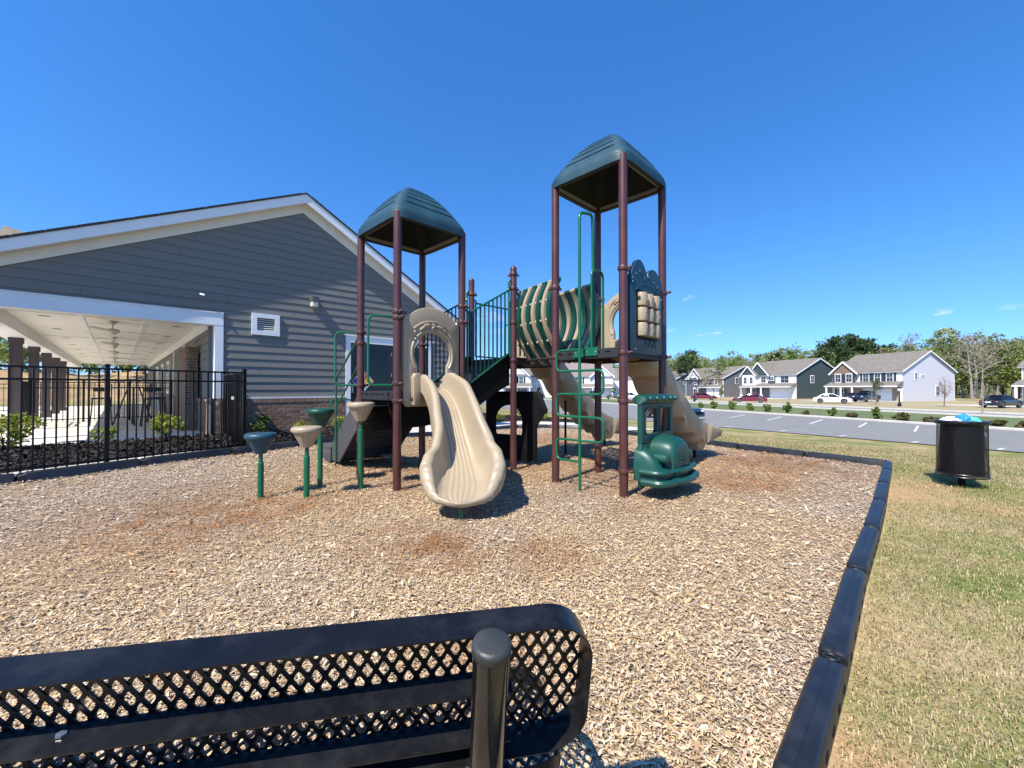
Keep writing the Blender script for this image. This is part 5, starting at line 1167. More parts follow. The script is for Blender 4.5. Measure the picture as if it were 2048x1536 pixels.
# skyline of the wood, photo x -> height of the tree tops in the photo
SKY = [(880, 735), (990, 735), (1100, 735), (1150, 728), (1200, 724), (1240, 722), (1300, 726), (1345, 716), (1385, 712), (1420, 726), (1460, 714), (1500, 722), (1540, 712), (1580, 702), (1620, 706), (1650, 690), (1700, 690), (1760, 690), (1800, 690), (1850, 684), (1900, 672), (1960, 676), (2048, 668), (2150, 660), (2300, 655), (2700, 655)]
SKY = [(a, b-(16 if 1330 < a < 1680 else 9 if a > 1680 else 6)) for a, b in SKY]
def skyl(px):
    for (a, b), (c, d) in zip(SKY[:-1], SKY[1:]):
        if a <= px <= c: return b+(d-b)*(px-a)/(c-a)
    return 700
random.seed(5)
for row, (dist, nn) in enumerate(((100, 86), (114, 76), (130, 66))):
    for k in range(nn):
        px = 1125+(2560-1125)*(k+random.uniform(-.4, .4))/(nn-1)
        y = dist+(2048-px)/1000*26+random.uniform(-4, 4); y = y if px < 1900 else y-8*sm(1900, 2200, px)
        if 1125 < px < 1420: y += 18
        top = skyl(px)+random.uniform(-3, 9)+(2-row)*6*(1 if px > 1600 else .5); H = (777-top)/FPX*y+2.3
        kind = random.choices(['spr', 'pale', 'bare', 'pine'], [66, 24, 6, 4])[0]
        if px > 1880: kind = random.choices(['spr', 'pale', 'bare', 'pine'], [46, 24, 26, 4])[0]
        plant(kind, (px-1024)/FPX*y, y, -1.0, H)
for (px, top, y, kd) in ((1668, 668, 118, 'pine'), (1690, 660, 122, 'pine'), (1712, 668, 120, 'pine'), (1735, 668, 122, 'pine'), (1655, 684, 124, 'pine'), (1760, 684, 126, 'pine'), (1378, 706, 126, 'pine'), (1368, 712, 130, 'pine'), (1890, 650, 108, 'pale'), (1875, 654, 110, 'pale'), (1822, 658, 112, 'bare'), (1930, 654, 100, 'bare'), (1945, 660, 96, 'bare'), (1965, 690, 92, 'bare'), (1940, 676, 92, 'bare'), (1990, 672, 96, 'bare'), (2020, 668, 100, 'bare'), (1205, 716, 128, 'pale'), (1165, 720, 132, 'pale'), (1130, 724, 130, 'bare')):
    plant(kd, (px-1024)/FPX*y, y, -1.0, (777-top)/FPX*y+2.4)
# undergrowth of the wood
r = np.random.default_rng(3); vs, qs, cs = [], [], []; base = 0
for k in range(106):
    px = 1120+(k//2)*27+(k % 2)*13; y = 118+(k % 2)*9+(2048-px)/1000*22-8*sm(1900, 2200, px); hh_ = (777-skyl(px))/FPX*y+2.3; v, q, c = leaf_cloud(1000, ((px-1024)/FPX*y, y, hh_*.42-1), (4.4, 3, hh_*.46), .62, [(.13, .18, .04), (.20, .24, .07), (.09, .13, .03), (.24, .25, .10)], r, 16)
    vs.append(v); qs.append(q+base); cs.append(c); base += len(v)
structure(npmesh('undergrowth', np.concatenate(vs), np.concatenate(qs), np.concatenate(cs), m_leaf), 'stuff')
rows = [[((px-1024)/FPX*y, y, z_+.8*math.sin(px*.011)+.5*math.sin(px*.031)) for px in range(1060, 2500, 24)] for y, z_ in ((146, -1.4), (152, 2.0), (160, 5.2), (175, 7.2), (200, 7.5), (240, 4))]
structure(MB().grid(rows).build('hill', mat('wooded_hill', (.10, .12, .035), .95, .45, .25, bump=.8, bscale=2, world=True), smooth=True))
# trees and bushes beyond the porch
GL_ = 'trees beyond the clay bank behind the porch'
for i in range(17):
    a = R(-62+2.9*i); dd = 58+random.uniform(-3, 3); o = dup(protos['spr'][i % 3][0], (dd*math.sin(a), dd*math.cos(a), 1.6), i, None, random.uniform(.34, .62)); o['label'] = 'low green tree on the clay bank behind the porch'; o['group'] = GL_
# street trees of the house lots
YT = dict(pal=[(.11, .14, .06), (.16, .19, .09), (.08, .11, .045)], n=900, size=.16, cz=.66, rx=.22, rz=.30, cl=20, limbs=14); YP = dict(pal=[(.36, .22, .22), (.42, .29, .27), (.28, .18, .16)], n=420, size=.13, cz=.60, rx=.19, rz=.34, cl=26, limbs=22, sub=4, start=.25)
YG = dict(pal=[(.22, .27, .05), (.28, .33, .08), (.15, .2, .04)], n=500, size=.2, cz=.62, rx=.25, rz=.3, cl=16, limbs=12); YB = dict(pal=[(.3, .27, .2)], n=0, size=.1, limbs=18, sub=4, start=.22, spread=.30, bark=m_barkg)
def street_tree(name, label, px, pyb, pyt, K, seed, zz=-.9):
    q = G(px, pyb, zz); H = (pyb-pyt)/FPX*q.y; t = tree(name, label, 'tree', H, K, seed, None, H*.012+.015); t.location = (q.x, q.y, gz(q.x, q.y)); return t
street_tree('young_tree', 'young grey-green street tree in front of the white two-storey house', 1752, 809, 752, YT, 201); street_tree('young_tree', 'pinkish bare flowering tree before the white gable wall', 1890, 813, 748, YP, 202)
street_tree('young_tree', 'young dark green tree in front of the dark green house', 1531, 796, 760, YT, 203); street_tree('sapling', 'thin leafless sapling in the verge, left of the black car on the driveway', 1966, 829, 752, YB, 204)
street_tree('sapling', 'thin leafless sapling in the verge in front of the white two-storey house', 1742, 816, 770, YB, 205); street_tree('sapling', 'thin leafless sapling in front of the dark green gable wall', 1577, 810, 762, YB, 206)
street_tree('young_tree', 'bright green young tree seen between the two right tower posts', 1227, 798, 770, YG, 207); street_tree('sapling', 'bare grey sapling beyond the playground, seen through the green climber', 1070, 818, 757, YB, 208, -.9)
street_tree('young_tree', 'small green young tree in front of the grey gable house', 1441, 799, 775, YG, 209); street_tree('sapling', 'bare purple-grey tree against the grey gable wall', 1481, 798, 762, YB, 210)

vs, qs, cs = [], [], []; base = 0
for k in range(24):
    a = R(-64+1.9*k); v, q, c = leaf_cloud(420, (63*math.sin(a), 63*math.cos(a), 4.2), (1.6, 1.6, 2.4+.8*math.sin(k*2.1)), .42, [(.13, .19, .04), (.20, .26, .07), (.08, .12, .03)], r, 12)
    vs.append(v); qs.append(q+base); cs.append(c); base += len(v)
structure(npmesh('thicket', np.concatenate(vs), np.concatenate(qs), np.concatenate(cs), m_leaf), 'stuff')
# ------------------------------------------------------------------ houses
m_asr = mat('house_shingle', (.165, .145, .12), .95, .15, 1.5, bump=.4, bscale=12); m_asr2 = mat('house_shingle_rosy', (.20, .165, .15), .95, .15, 1.5, bump=.4, bscale=12); m_hw = mat('house_white', (.72, .72, .73), .7, .03, 2); m_gar = mat('garage_white', (.75, .75, .75), .5, .03, 2)
m_shut = mat('shutter', (.03, .035, .04), .6, .1, 4); m_hpane = mat('house_pane', (.035, .045, .055), .12, .2, 2, spec=.7); m_hb = mat('house_brick', (.19, .13, .095), .9, .25, 14); m_hst = mat('tan_brick', (.30, .225, .16), .9, .2, 14)
def sidecol(name, c):                         # clapboard colour with fine relief
    m = mat(name, c, .75, .03, 2)
    if not m.get('lap'):
        m['lap'] = 1; t = m.node_tree; w = t.nodes.new('ShaderNodeTexWave'); w.bands_direction = 'Z'; w.wave_profile = 'SAW'; w.inputs['Scale'].default_value = .314/.18*1.0; w.inputs['Distortion'].default_value = 0; g = t.nodes.new('ShaderNodeTexCoord'); t.links.new(g.outputs['Object'], w.inputs[0]); b = t.nodes.new('ShaderNodeBump'); b.inputs['Strength'].default_value = .7; b.inputs['Distance'].default_value = .03; t.links.new(w.outputs[1], b.inputs['Height']); t.links.new(b.outputs[0], t.nodes['Principled BSDF'].inputs['Normal'])
    return m
def house(label, loc, rz, Wd, D, He, Hr, side, front, roofm, gables=(), porch=None, garage=None, fw=(), sw=(), trim=m_hw, bands=(), cols=()):
    t = thing('house', label, 'house', (0, 0, 0), 0, None); f = WORLD
    mb = MB(); mb.prism([(0, -1.5), (D, -1.5), (D, He), (D/2, Hr), (0, He)], -Wd, 0, Fr((0, 0, 0), (0, 1, 0), Z, (1, 0, 0))); w = mb.build('wall', side, t)
    mb = MB(); mb.box(-Wd+.01, -.01, -.03, -.002, -1, He-.05); mb.build('front_wall', front, t)
    sl_ = (Hr-He)/(D/2); ov = .35
    for sg in (0, 1):
        e = Vector((0, -ov if sg == 0 else D+ov, He-sl_*ov)); rdg = Vector((0, D/2, Hr)); d = e-rdg; Lr = d.length; d.normalize(); up = Vector((1, 0, 0)).cross(d); up = up if up.z > 0 else -up; fr = Fr(rdg, d, up, (1, 0, 0)); mb = MB(); mb.box(0, Lr, .04, .16, -Wd-.3, .3, fr); ro = mb.build('roof', roofm, t)
        for c0_, c1_ in ((.301, .33), (-Wd-.33, -Wd-.301)): mb = MB(); mb.box(0, Lr, -.14, .10, c0_, c1_, fr); mb.build('rake_board', trim, ro)
        mb = MB(); mb.box(Lr-.02, Lr+.02, -.10, .06, -Wd-.29, .29, fr); mb.build('gutter', trim, ro)
    mb = MB()
    for x in (-.12, -Wd): mb.box(x, x+.12, -.045, -.031, -1, He-.1)
    mb.box(.001, .012, -.03, .14, -1, He); mb.box(.001, .012, D-.14, D, -1, He); mb.build('corner_board', trim, t)
    def win(fr, x, z, w_, h_, shut=False, grid=True, par=t):
        o = MB(); o.box(x-w_/2-.12, x+w_/2+.12, z-.12, z+h_+.14, .0, .06, fr); wo = o.build('window', trim, par); g = MB()
        for k in (0, 1): g.box(x-w_/2, x+w_/2, z+h_*.5*k+.025, z+h_*.5*(k+1)-.025, .0601, .07, fr)
        g.build('pane', m_hpane, wo)
        m_ = MB(); m_.box(x-.015, x+.015, z+.03, z+h_-.03, .0702, .08, fr); m_.build('muntin', trim, wo)
        if shut:
            for sx in (-1, 1): s_ = MB(); c = x+sx*(w_/2+.12+.21); s_.box(c-.19, c+.19, z-.05, z+h_+.05, .0, .05, fr); s_.build('shutter', m_shut, wo)
    ff = Fr((0, -.031, 0), (1, 0, 0), Z, (0, -1, 0)); fs = Fr((.0005, 0, 0), (0, 1, 0), Z, (1, 0, 0))
    for (x0, x1, z0, z1, dep, m_) in bands: mb = MB(); mb.box(x0, x1, -.031-dep, -.0311, z0, z1); mb.build('front_bay', m_, t)
    for a in fw:
        dep = a[5] if len(a) > 5 else 0; win(Fr((0, -.032-dep, 0), (1, 0, 0), Z, (0, -1, 0)), *a[:5])
    for a in sw: win(fs, *a)
    for (xc, gw, zb, gh, m_, dep) in gables:    # front gables: (centre, width, base z, height, material, projection)
        mb = MB(); mb.prism([(xc-gw/2, zb), (xc+gw/2, zb), (xc, zb+gh)], -D*.45, .033+dep, Fr((0, 0, 0), (1, 0, 0), Z, (0, -1, 0))); go = mb.build('front_gable', m_, t)
        for sg in (-1, 1):
            d = Vector((sg*(gw/2+.35), 0, -gh*(gw/2+.35)/(gw/2))); Lr = d.length; d.normalize(); up = Vector((0, -1, 0)).cross(d); up = up if up.z > 0 else -up; fr = Fr((xc, -dep, zb+gh), d, up, (0, -1, 0)); mb = MB(); mb.box(0, Lr, .03, .15, -D*.45, .30, fr); ro = mb.build('roof', roofm, t); mb = MB(); mb.box(0, Lr, -.16, .12, .301, .33, fr); mb.build('rake_board', trim, ro)
    if porch:
        x0, x1, zt, dep = porch; mb = MB(); mb.add([(x0, -.035, zt+.75), (x1, -.035, zt+.75), (x1+.1, -dep, zt), (x0-.1, -dep, zt), (x0, -.035, zt+.0), (x1, -.035, zt+.0), (x1+.1, -dep, zt-.05), (x0-.1, -dep, zt-.05)], [(0, 1, 2, 3), (4, 7, 6, 5), (3, 2, 6, 7), (0, 3, 7, 4), (1, 5, 6, 2), (0, 4, 5, 1)]); po = mb.build('porch_roof', roofm, t)
        mb = MB(); mb.box(x0-.1, x1+.1, -dep-.03, -dep+.1, zt-.24, zt-.055); mb.build('porch_beam', trim, po)
        mb = MB(); mb.box(x0, x1, -dep, -.04, -1, .12); mb.build('porch_slab', m_conc, t)
        for x in cols:
            mb = MB(); mb.box(x-.11, x+.11, -dep+.02, -dep+.24, .9, zt-.241); co = mb.build('porch_column', trim, t); mb = MB(); mb.box(x-.24, x+.24, -dep-.02, -dep+.38, .1, .9); mb.build('column_base', trim if front is m_hw else m_hst, co)
    if garage:
        gx0, gx1, gh, dep = garage; y = -.033-dep; mb = MB(); mb.box(gx0, gx1, y-.03, y, 0, gh); go = mb.build('garage_door', m_gar, t); mb = MB()
        nx = 4
        for i in range(nx):
            for j in range(4): mb.box(gx0+(gx1-gx0)*(i+.1)/nx, gx0+(gx1-gx0)*(i+.9)/nx, y-.045, y-.0301, gh*(j+.15)/4, gh*(j+.85)/4)
        mb.build('door_panel', m_gar, go); mb = MB(); mb.box(gx0-.14, gx0, y-.02, y, 0, gh+.14); mb.box(gx1, gx1+.14, y-.02, y, 0, gh+.14); mb.box(gx0, gx1, y-.02, y, gh, gh+.14); mb.build('garage_trim', trim, go)
    t.location = loc; t.rotation_euler = (0, 0, rz); return t
RZH = math.atan2(-.953, .302)
def Hloc(t): q = Vector((67.7, 72, 0))+FDIR*t; return (q.x, q.y, -.95)
s_white = sidecol('siding_white', (.58, .58, .64)); s_teal = sidecol('siding_dark_teal', (.045, .068, .073)); s_gray = sidecol('siding_gray', (.15, .155, .165)); s_blue = sidecol('siding_blue', (.12, .16, .22)); s_lwhite = sidecol('siding_clean_white', (.70, .71, .74)); s_cream = sidecol('siding_cream_green', (.40, .41, .29)); s_slate = sidecol('siding_slate', (.09, .10, .12))
house('two-storey house with a pale lilac-white gable wall and brick front', Hloc(0), RZH, 11.6, 14.4, 5.4, 9.0, s_white, m_hw, m_asr, gables=[(-9.2, 4.6, 5.35, 2.1, m_hb, .5)], bands=[(-11.2, -7.2, 3.1, 5.6, .5, m_hb), (-11.2, -.4, -1, 2.4, .02, m_hst)], porch=(-11.9, .2, 2.85, 1.9), cols=(-11.6, -8.9, -6.9), garage=(-6.0, -1.6, 2.2, .03),
      fw=[(-10.2, 3.55, .95, 1.5, True, .5), (-8.2, 3.55, .95, 1.5, True, .5), (-5.6, 3.55, .9, 1.5, True), (-3.7, 3.55, .9, 1.5, True), (-1.8, 3.55, .9, 1.5, True), (-10.0, .7, 1.0, 1.5, True, .03)], sw=[(3.6, 3.9, .55, 1.2), (5.4, 4.4, 1.1, .25), (9.5, 1.0, .9, 1.7)])
house('two-storey house with a dark teal gable wall and white front', Hloc(19.3), RZH, 13.0, 14.0, 5.5, 9.0, s_teal, m_hw, m_asr, gables=[(-11.2, 4.0, 5.55, 2.1, s_teal, 1.2), (-9.0, 5.4, 5.55, 2.9, s_teal, .5)], bands=[(-13, -9.2, 2.8, 5.6, 1.2, m_hw), (-12.9, -6.4, -1, 2.6, .03, s_gray), (-6.6, -4.9, 3.0, 5.5, .3, s_teal)], porch=(-13.2, .1, 2.8, 1.9), cols=(-12.8, -9.9, -7.2), garage=(-5.8, -1.2, 2.3, .03),
      fw=[(-12.0, 3.5, .8, 1.5, False, 1.2), (-10.3, 3.5, .8, 1.5, False, 1.2), (-8.0, 3.7, 1.2, 1.3, False, .0), (-5.7, 4.2, 1.2, .8, False, .3), (-2.6, 3.6, 1.9, 1.5), (-10.6, .6, .9, 1.6, True, .04)], sw=[(4.8, 3.6, .9, 1.5)])
house('two-storey house with a mid grey gable wall and brick over the garage', Hloc(39.5), RZH, 14.0, 14.0, 5.1, 8.3, s_gray, s_slate, m_asr, gables=[(-10.0, 5.4, 5.3, 2.6, s_slate, .4), (-10.0, 3.2, 5.3, 1.5, m_hw, .75)], bands=[(-7.6, -.4, 2.6, 5.3, .1, m_hb)], porch=(-8, .1, 2.7, .9), garage=(-5.6, -1.0, 2.3, .05), fw=[(-5.4, 3.4, .8, 1.5, False, .1), (-2.2, 3.4, .8, 1.5, False, .1), (-10, 3.4, 1.0, 1.5), (-10, .6, 1.4, 1.5)], sw=[(4.6, 3.6, .9, 1.5), (11, 3.6, .9, 1.5)])
house('bluish two-storey house behind the right slide', Hloc(58.5), RZH, 14.0, 14.0, 5.1, 8.2, s_blue, s_blue, m_asr, gables=[(-3.0, 5.0, 5.3, 2.4, s_blue, .3)], porch=(-14, .1, 2.7, 1.0), garage=(-13, -8, 2.3, .03), fw=[(-3, 3.5, 1.0, 1.5, False, 0), (-9, 3.5, 1.0, 1.5)], sw=[(4, 3.6, .9, 1.5), (9, .8, .9, 1.5)])
house('cream-green house with white garage at the right edge of the photo', Hloc(-24.6), RZH, 10.5, 14, 5.5, 9.4, s_cream, s_cream, m_asr, porch=(-10.7, .2, 2.8, 1.8), cols=(-10.4,), garage=(-9.2, -4.5, 2.3, .03), fw=[(-8.6, 3.6, .8, 1.0), (-5.5, 3.6, 1.0, 1.4)], sw=[])
def hx(px, y): return ((px-1024)/FPX*y, y, -.95)
house('white house with slate upper floor and black shutters, seen left of the middle post', hx(1062, 96), 0, 10.5, 12, 5.6, 8.6, s_lwhite, s_lwhite, m_asr, gables=[(-4.0, 6.6, 5.5, 3.0, m_hw, .3)], bands=[(-10.4, -6.9, 2.6, 5.5, .1, s_slate)], porch=(-6.8, .1, 2.8, 1.8), cols=(-6.5, -3.6, -.4), garage=(-10.2, -6.2, 2.3, .03), fw=[(-9.6, 3.5, .9, 1.5, True, .1), (-8, 3.5, .9, 1.5, True, .1), (-5.4, 3.5, .9, 1.5, True), (-3.9, 3.5, .9, 1.5, True), (-2.3, 3.5, .9, 1.5, True), (-4.8, .6, .9, 1.6, True), (-2, .6, .9, 1.6, True)])
house('long white house behind the bare sapling, seen through the climber', hx(1108, 104), R(-20), 8.5, 12, 5.3, 7.6, s_lwhite, s_lwhite, m_asr, fw=[(-4, 1.0, 1, 1.6), (-2, 3.4, .9, 1.5)], sw=[(4, 3.2, .9, 1.5)])
house('white house with rosy roof, seen through the lower rungs of the climber', hx(1226, 98), R(-8), 13.0, 12, 5.3, 8.9, s_lwhite, s_lwhite, m_asr2, gables=[(-2.6, 5.2, 5.2, 2.3, m_hw, .4)], porch=(-13, .1, 2.7, 1.8), cols=(-4.8, -.3), garage=(-11.6, -6.8, 2.3, .03), fw=[(-8.2, 3.4, 1.9, 1.5, True), (-2.6, 3.4, 1.4, 1.5, False, 0)])
house('small white house with grey roof between the right tower posts', hx(1276, 108), R(-14), 8.0, 12, 5.0, 7.8, s_lwhite, s_lwhite, m_asr, fw=[(-4, 3.2, .9, 1.5)], garage=(-6.5, -2, 2.3, .03))
house('grey roofed house left of the bluish one, behind the truck front', hx(1390, 128), R(-50), 12.0, 12, 5.4, 8.8, s_blue, s_lwhite, m_asr, fw=[(-4, 3.2, .9, 1.5)], sw=[(4, 3.4, .9, 1.5)])
structure(sheet('driveway', [(q.x, q.y) for q in [Vector((67.7, 72, 0))+FDIR*a+FNRM*b for a, b in ((1.2, .2), (6.4, .2), (7.6, -6.5), (8.6, -13.5), (.5, -13.5), (1.0, -6.5))]], .0, m_conc))
structure(sheet('driveway', [(q.x, q.y) for q in [Vector((67.7, 72, 0))+FDIR*a+FNRM*b for a, b in ((20.4, .2), (25.4, .2), (25.8, -13), (20.0, -13))]], .0, m_conc))
structure(sheet('driveway', [(q.x, q.y) for q in [Vector((67.7, 72, 0))+FDIR*a+FNRM*b for a, b in ((40.4, .2), (45.4, .2), (45.8, -13), (40.0, -13))]], .0, m_conc))
structure(sheet('driveway', [(q.x, q.y) for q in [Vector((67.7, 72, 0))+FDIR*a+FNRM*b for a, b in ((-20, .2), (-15.2, .2), (-9.5, -13.5), (-18.0, -13.5))]], .0, m_conc))

# ------------------------------------------------------------------ vehicles
m_tyre = mat('tyre', (.012, .012, .012), .8, .2, 9); m_rim = mat('rim', (.45, .45, .46), .3, .1, 9, metal=.8); m_tail = mat('tail_light', (.35, .01, .01), .25); m_head = mat('head_light', (.7, .7, .72), .15)
def car(label, cat, loc, rz, paint, kind='sedan', name='parked_car'):
    t = thing(name, label, cat, (0, 0, 0), 0, 'cars parked by the houses'); L_ = 4.75 if kind == 'sedan' else 4.7 if kind == 'suv' else 5.6; hw = .90
    if kind == 'sedan': lower = [(0, .42), (.02, .70), (.18, .86), (.9, .96), (1.5, .98), (3.6, .90), (4.45, .80), (4.70, .62), (4.75, .38)]; cabp = [(.62, .97), (1.35, 1.40), (1.9, 1.46), (2.45, 1.43), (3.45, .93)]; wh = (.92, 3.78)
    elif kind == 'suv': lower = [(0, .45), (.03, .85), (.12, 1.05), (.6, 1.08), (3.3, 1.08), (4.3, .98), (4.62, .80), (4.7, .42)]; cabp = [(.10, 1.07), (.45, 1.62), (.9, 1.72), (2.3, 1.70), (2.75, 1.62), (3.4, 1.08)]; wh = (.9, 3.75)
    else: lower = [(0, .55), (.02, 1.02), (.06, 1.10), (1.85, 1.10), (1.9, 1.12), (3.9, 1.12), (4.1, 1.16), (5.2, 1.08), (5.52, .95), (5.6, .48)]; cabp = [(1.78, 1.12), (1.92, 1.78), (2.3, 1.88), (3.2, 1.86), (4.02, 1.15)]; wh = (1.15, 4.55)
    rw = .34 if kind == 'sedan' else .38 if kind == 'suv' else .41; zb = .26 if kind != 'truck' else .42
    def bottom(x):
        for w in wh:
            if abs(x-w) < rw+.06: return max(zb, rw+math.sqrt((rw+.06)**2-(x-w)**2)*.98)
        return zb
    def topz(x):
        for (a, b), (c, d) in zip(lower[:-1], lower[1:]):
            if a <= x <= c: return b+(d-b)*(x-a)/max(1e-6, c-a)
        return lower[-1][1]
    xs = sorted(set([0.0, .02, .06, .12, .2, L_-.2, L_-.1, L_-.03, L_]+[p[0] for p in lower]+list(np.linspace(.3, L_-.3, 30))+[w+s*(rw+.06)*k for w in wh for s in (-1, 1) for k in (1.001, .97, .85, .6, .3)]))
    rows = []
    for x in xs:
        e = min(1, x/.35, (L_-x)/.45); e = .80+.20*math.sqrt(max(0, 1-(1-e)**2)); y = hw*e; b = bottom(x); tz = max(topz(x), b+.03); m_ = b+(tz-b)*.55
        rows.append([(x, -y*.93, b), (x, -y, b+(m_-b)*.5), (x, -y, m_), (x, -y*.95, tz-.05*min(1, (tz-b))), (x, -y*.86, tz), (x, 0, tz+.025), (x, y*.86, tz), (x, y*.95, tz-.05*min(1, (tz-b))), (x, y, m_), (x, y, b+(m_-b)*.5), (x, y*.93, b)])
    mb = MB(); mb.grid(rows, True); n = 11; mb.f += [tuple(range(n)), tuple(range((len(rows)-1)*n, len(rows)*n))]; body = mb.build('body', paint, t, smooth=True, angle=40)
    rows = []; cp = cabp
    for i, (x, z_) in enumerate(cp):
        base = topz(x)-.02; e = .80 if z_ > 1.25 else .88; rows.append((x, z_, e))
    def cabin(xo, zo, wy, m_, nm):
        mb = MB(); a = [(x, z_) for x, z_ in cp]; vs = []; k = len(a)
        for sgn in (-1, 1):
            for x, z_ in a: zz = (z_-cp[0][1])/(max(z for _, z in cp)-cp[0][1]); vs.append((x, sgn*(hw*.90-(.16*max(0, zz)))*wy, z_+zo))
        fs = [tuple(range(k))[::-1], tuple(range(k, 2*k))]+[(i, i+1, k+i+1, k+i) for i in range(k-1)]+[(k-1, 0, k, 2*k-1)]; mb.add(vs, fs); return mb.build(nm, m_, t, bevel=.03, angle=50)
    cb = cabin(0, 0, 1, m_dglass, 'cabin_glass')
    mb = MB(); zt_ = max(z for _, z in cp); tops = [p for p in cp if p[1] > zt_-.12]; x0, x1 = tops[0][0]-.05, tops[-1][0]+.08
    mb.box(x0, x1, -hw*.90+.17, hw*.90-.17, zt_-.035, zt_+.018); mb.build('roof_panel', paint, t, bevel=.03, angle=50)
    pl = MB()
    for sgn in (-1, 1):
        y = lambda z_: sgn*(hw*.90-.16*max(0, (z_-cp[0][1])/(zt_-cp[0][1]))+.004)
        def bar(p, q, w): pl.tube([Vector((p[0], y(p[1]), p[1])), Vector((q[0], y(q[1]), q[1]))], w, 6)
        for p, q in zip(cp[:-1], cp[1:]): bar(p, q, .045)
        xm = (x0+x1)/2; bar((xm, cp[0][1]), (xm, zt_-.01), .04)
    pl.build('pillar', paint, t, smooth=True)
    for w in wh:
        for sgn in (-1, 1):
            c = Vector((w, sgn*(hw-.13), rw)); f = Fr(c, (1, 0, 0), Z, (0, sgn, 0)); tm = MB(); tm.lathe([(rw*.6, -.10), (rw*.97, -.10), (rw, -.07), (rw, .09), (rw*.97, .115), (rw*.66, .12)], n=24, fr=f); wo = tm.build('wheel', m_tyre, t, smooth=True, angle=40); rm = MB(); rm.lathe([(rw*.66, .10), (rw*.62, .122), (rw*.2, .115), (rw*.1, .125)], n=20, fr=f)
            rm.build('rim', m_rim, wo, smooth=True)
            sp = MB()
            for j in range(5): a = j*2*math.pi/5; sp.box(rw*.25, rw*.58, -.02, .02, .121, .127, Fr(c, (math.cos(a), 0, math.sin(a)), (-math.sin(a), 0, math.cos(a)), (0, sgn, 0)))
            sp.build('spoke', m_dark, wo)
    for sgn in (-1, 1):
        h = MB(); h.ell((0, 0, 0), .12, .20, .075, Fr((L_-.13, sgn*hw*.66, topz(L_-.2)-.10), (1, 0, 0), (0, 1, 0), Z), 10, 6); h.build('headlight', m_head, t, smooth=True); h = MB(); h.ell((0, 0, 0), .09, .17, .085, Fr((.06, sgn*hw*.68, topz(.1)-.06), (1, 0, 0), (0, 1, 0), Z), 10, 6); h.build('tail_light', m_tail, t, smooth=True)
        mr_ = MB(); mr_.ell((0, 0, 0), .07, .11, .07, Fr((cp[-1][0]-.35, sgn*(hw+.07), cp[0][1]+.08), (1, 0, 0), (0, 1, 0), Z), 8, 5); mr_.build('mirror', paint, t, smooth=True)
    mb = MB(); mb.box(-.012, .02, -.26, .26, .60, .74); mb.build('number_plate', m_white, t); mb = MB(); mb.box(L_-.06, L_+.012, -.5, .5, .40, .60); mb.build('grille', m_black, t)
    if kind == 'truck': mb = MB(); mb.box(.08, 1.75, -.72, .72, 1.0, 1.135); mb.build('bed', m_black, t)
    t.location = loc; t.rotation_euler = (0, 0, rz); return t
p_white = mat('car_white', (.75, .75, .76), .25, .02, 2, coat=.6); p_blk = mat('car_black', (.012, .013, .017), .22, .1, 2, coat=.7); p_red = mat('car_maroon', (.13, .008, .02), .25, .1, 2, coat=.6); p_nav = mat('car_navy', (.010, .022, .05), .25, .1, 2, coat=.6)
def cpos(px, py, zz=-.93): q = G(px, py, zz); return (q.x, q.y, gz(q.x, q.y)+.01)
AF = math.atan2(-FDIR.y, -FDIR.x)            # along the far street towards us
AG = math.atan2(-FNRM.y, -FNRM.x)
def car_c(label, cat, px, py, rz, paint, kind='sedan', **k):
    x, y, z_ = cpos(px, py); L_ = 4.75 if kind != 'truck' else 5.6; return car(label, cat, (x-math.cos(rz)*L_/2, y-math.sin(rz)*L_/2, z_), rz, paint, kind, **k)
car_c('white sedan parked at the kerb between the teal and the lilac-white house', 'car', 1664, 807, R(-35), p_white)
car_c('black pickup truck on the driveway of the lilac-white house', 'pickup truck', 1733, 804, R(205), p_blk, 'truck', name='pickup_truck')
car_c('dark sedan half hidden between the white sedan and the black pickup', 'car', 1704, 802, R(200), mat('car_dark_blue', (.015, .02, .035), .25, .1, 2, coat=.6))
car_c('maroon sedan parked at the kerb in front of the dark teal house', 'car', 1499, 806, R(150), p_red)
car_c('maroon sedan on the driveway of the mid grey house', 'car', 1407, 800, R(-20), p_red)
car_c('black sedan parked on the driveway at the right edge of the photo', 'car', 2003, 816, R(15), p_blk)
car_c('navy blue car in the parking lot, mostly hidden behind the right slide', 'car', 1340, 838, R(-60), p_nav)
car_c('black hatchback in front of the white garage left of the middle post', 'car', 996, 789, R(90), p_blk, 'suv')
car_c('dark car behind the green climber in front of the white house', 'car', 1188, 797, R(100), p_blk, 'suv')
car_c('white car between the right tower posts, in front of the small white house', 'car', 1258, 800, R(20), p_white)

# ------------------------------------------------------------------ lamp posts
def lamp(label, px, pyb, pyt):
    q = G(px, pyb, -.93); H = (pyb-pyt)/FPX*q.y; b = Vector((q.x, q.y, gz(q.x, q.y))); t = thing('street_lamp', label, 'street lamp', b, 0, 'black street lamps'); MB().lathe([(.20, 0), (.20, .25), (.12, .45), (.075, .6), (.06, H*.76)], b, 14).build('post', m_fence, t, smooth=True)
    MB().lathe([(.12, H*.76), (.20, H*.80), (.22, H*.93)], b, 8).build('lantern_glass', mat('lantern_glass', (.55, .57, .60), .2, .05), t); MB().lathe([(.27, H*.93), (.25, H*.945), (.06, H*.99), (.02, H)], b, 8).build('lantern_cap', m_fence, t)
lamp('black street lamp standing before the lilac-white gable wall', 1799, 813, 774); lamp('black street lamp left of the maroon sedan on the driveway', 1389, 803, 772)

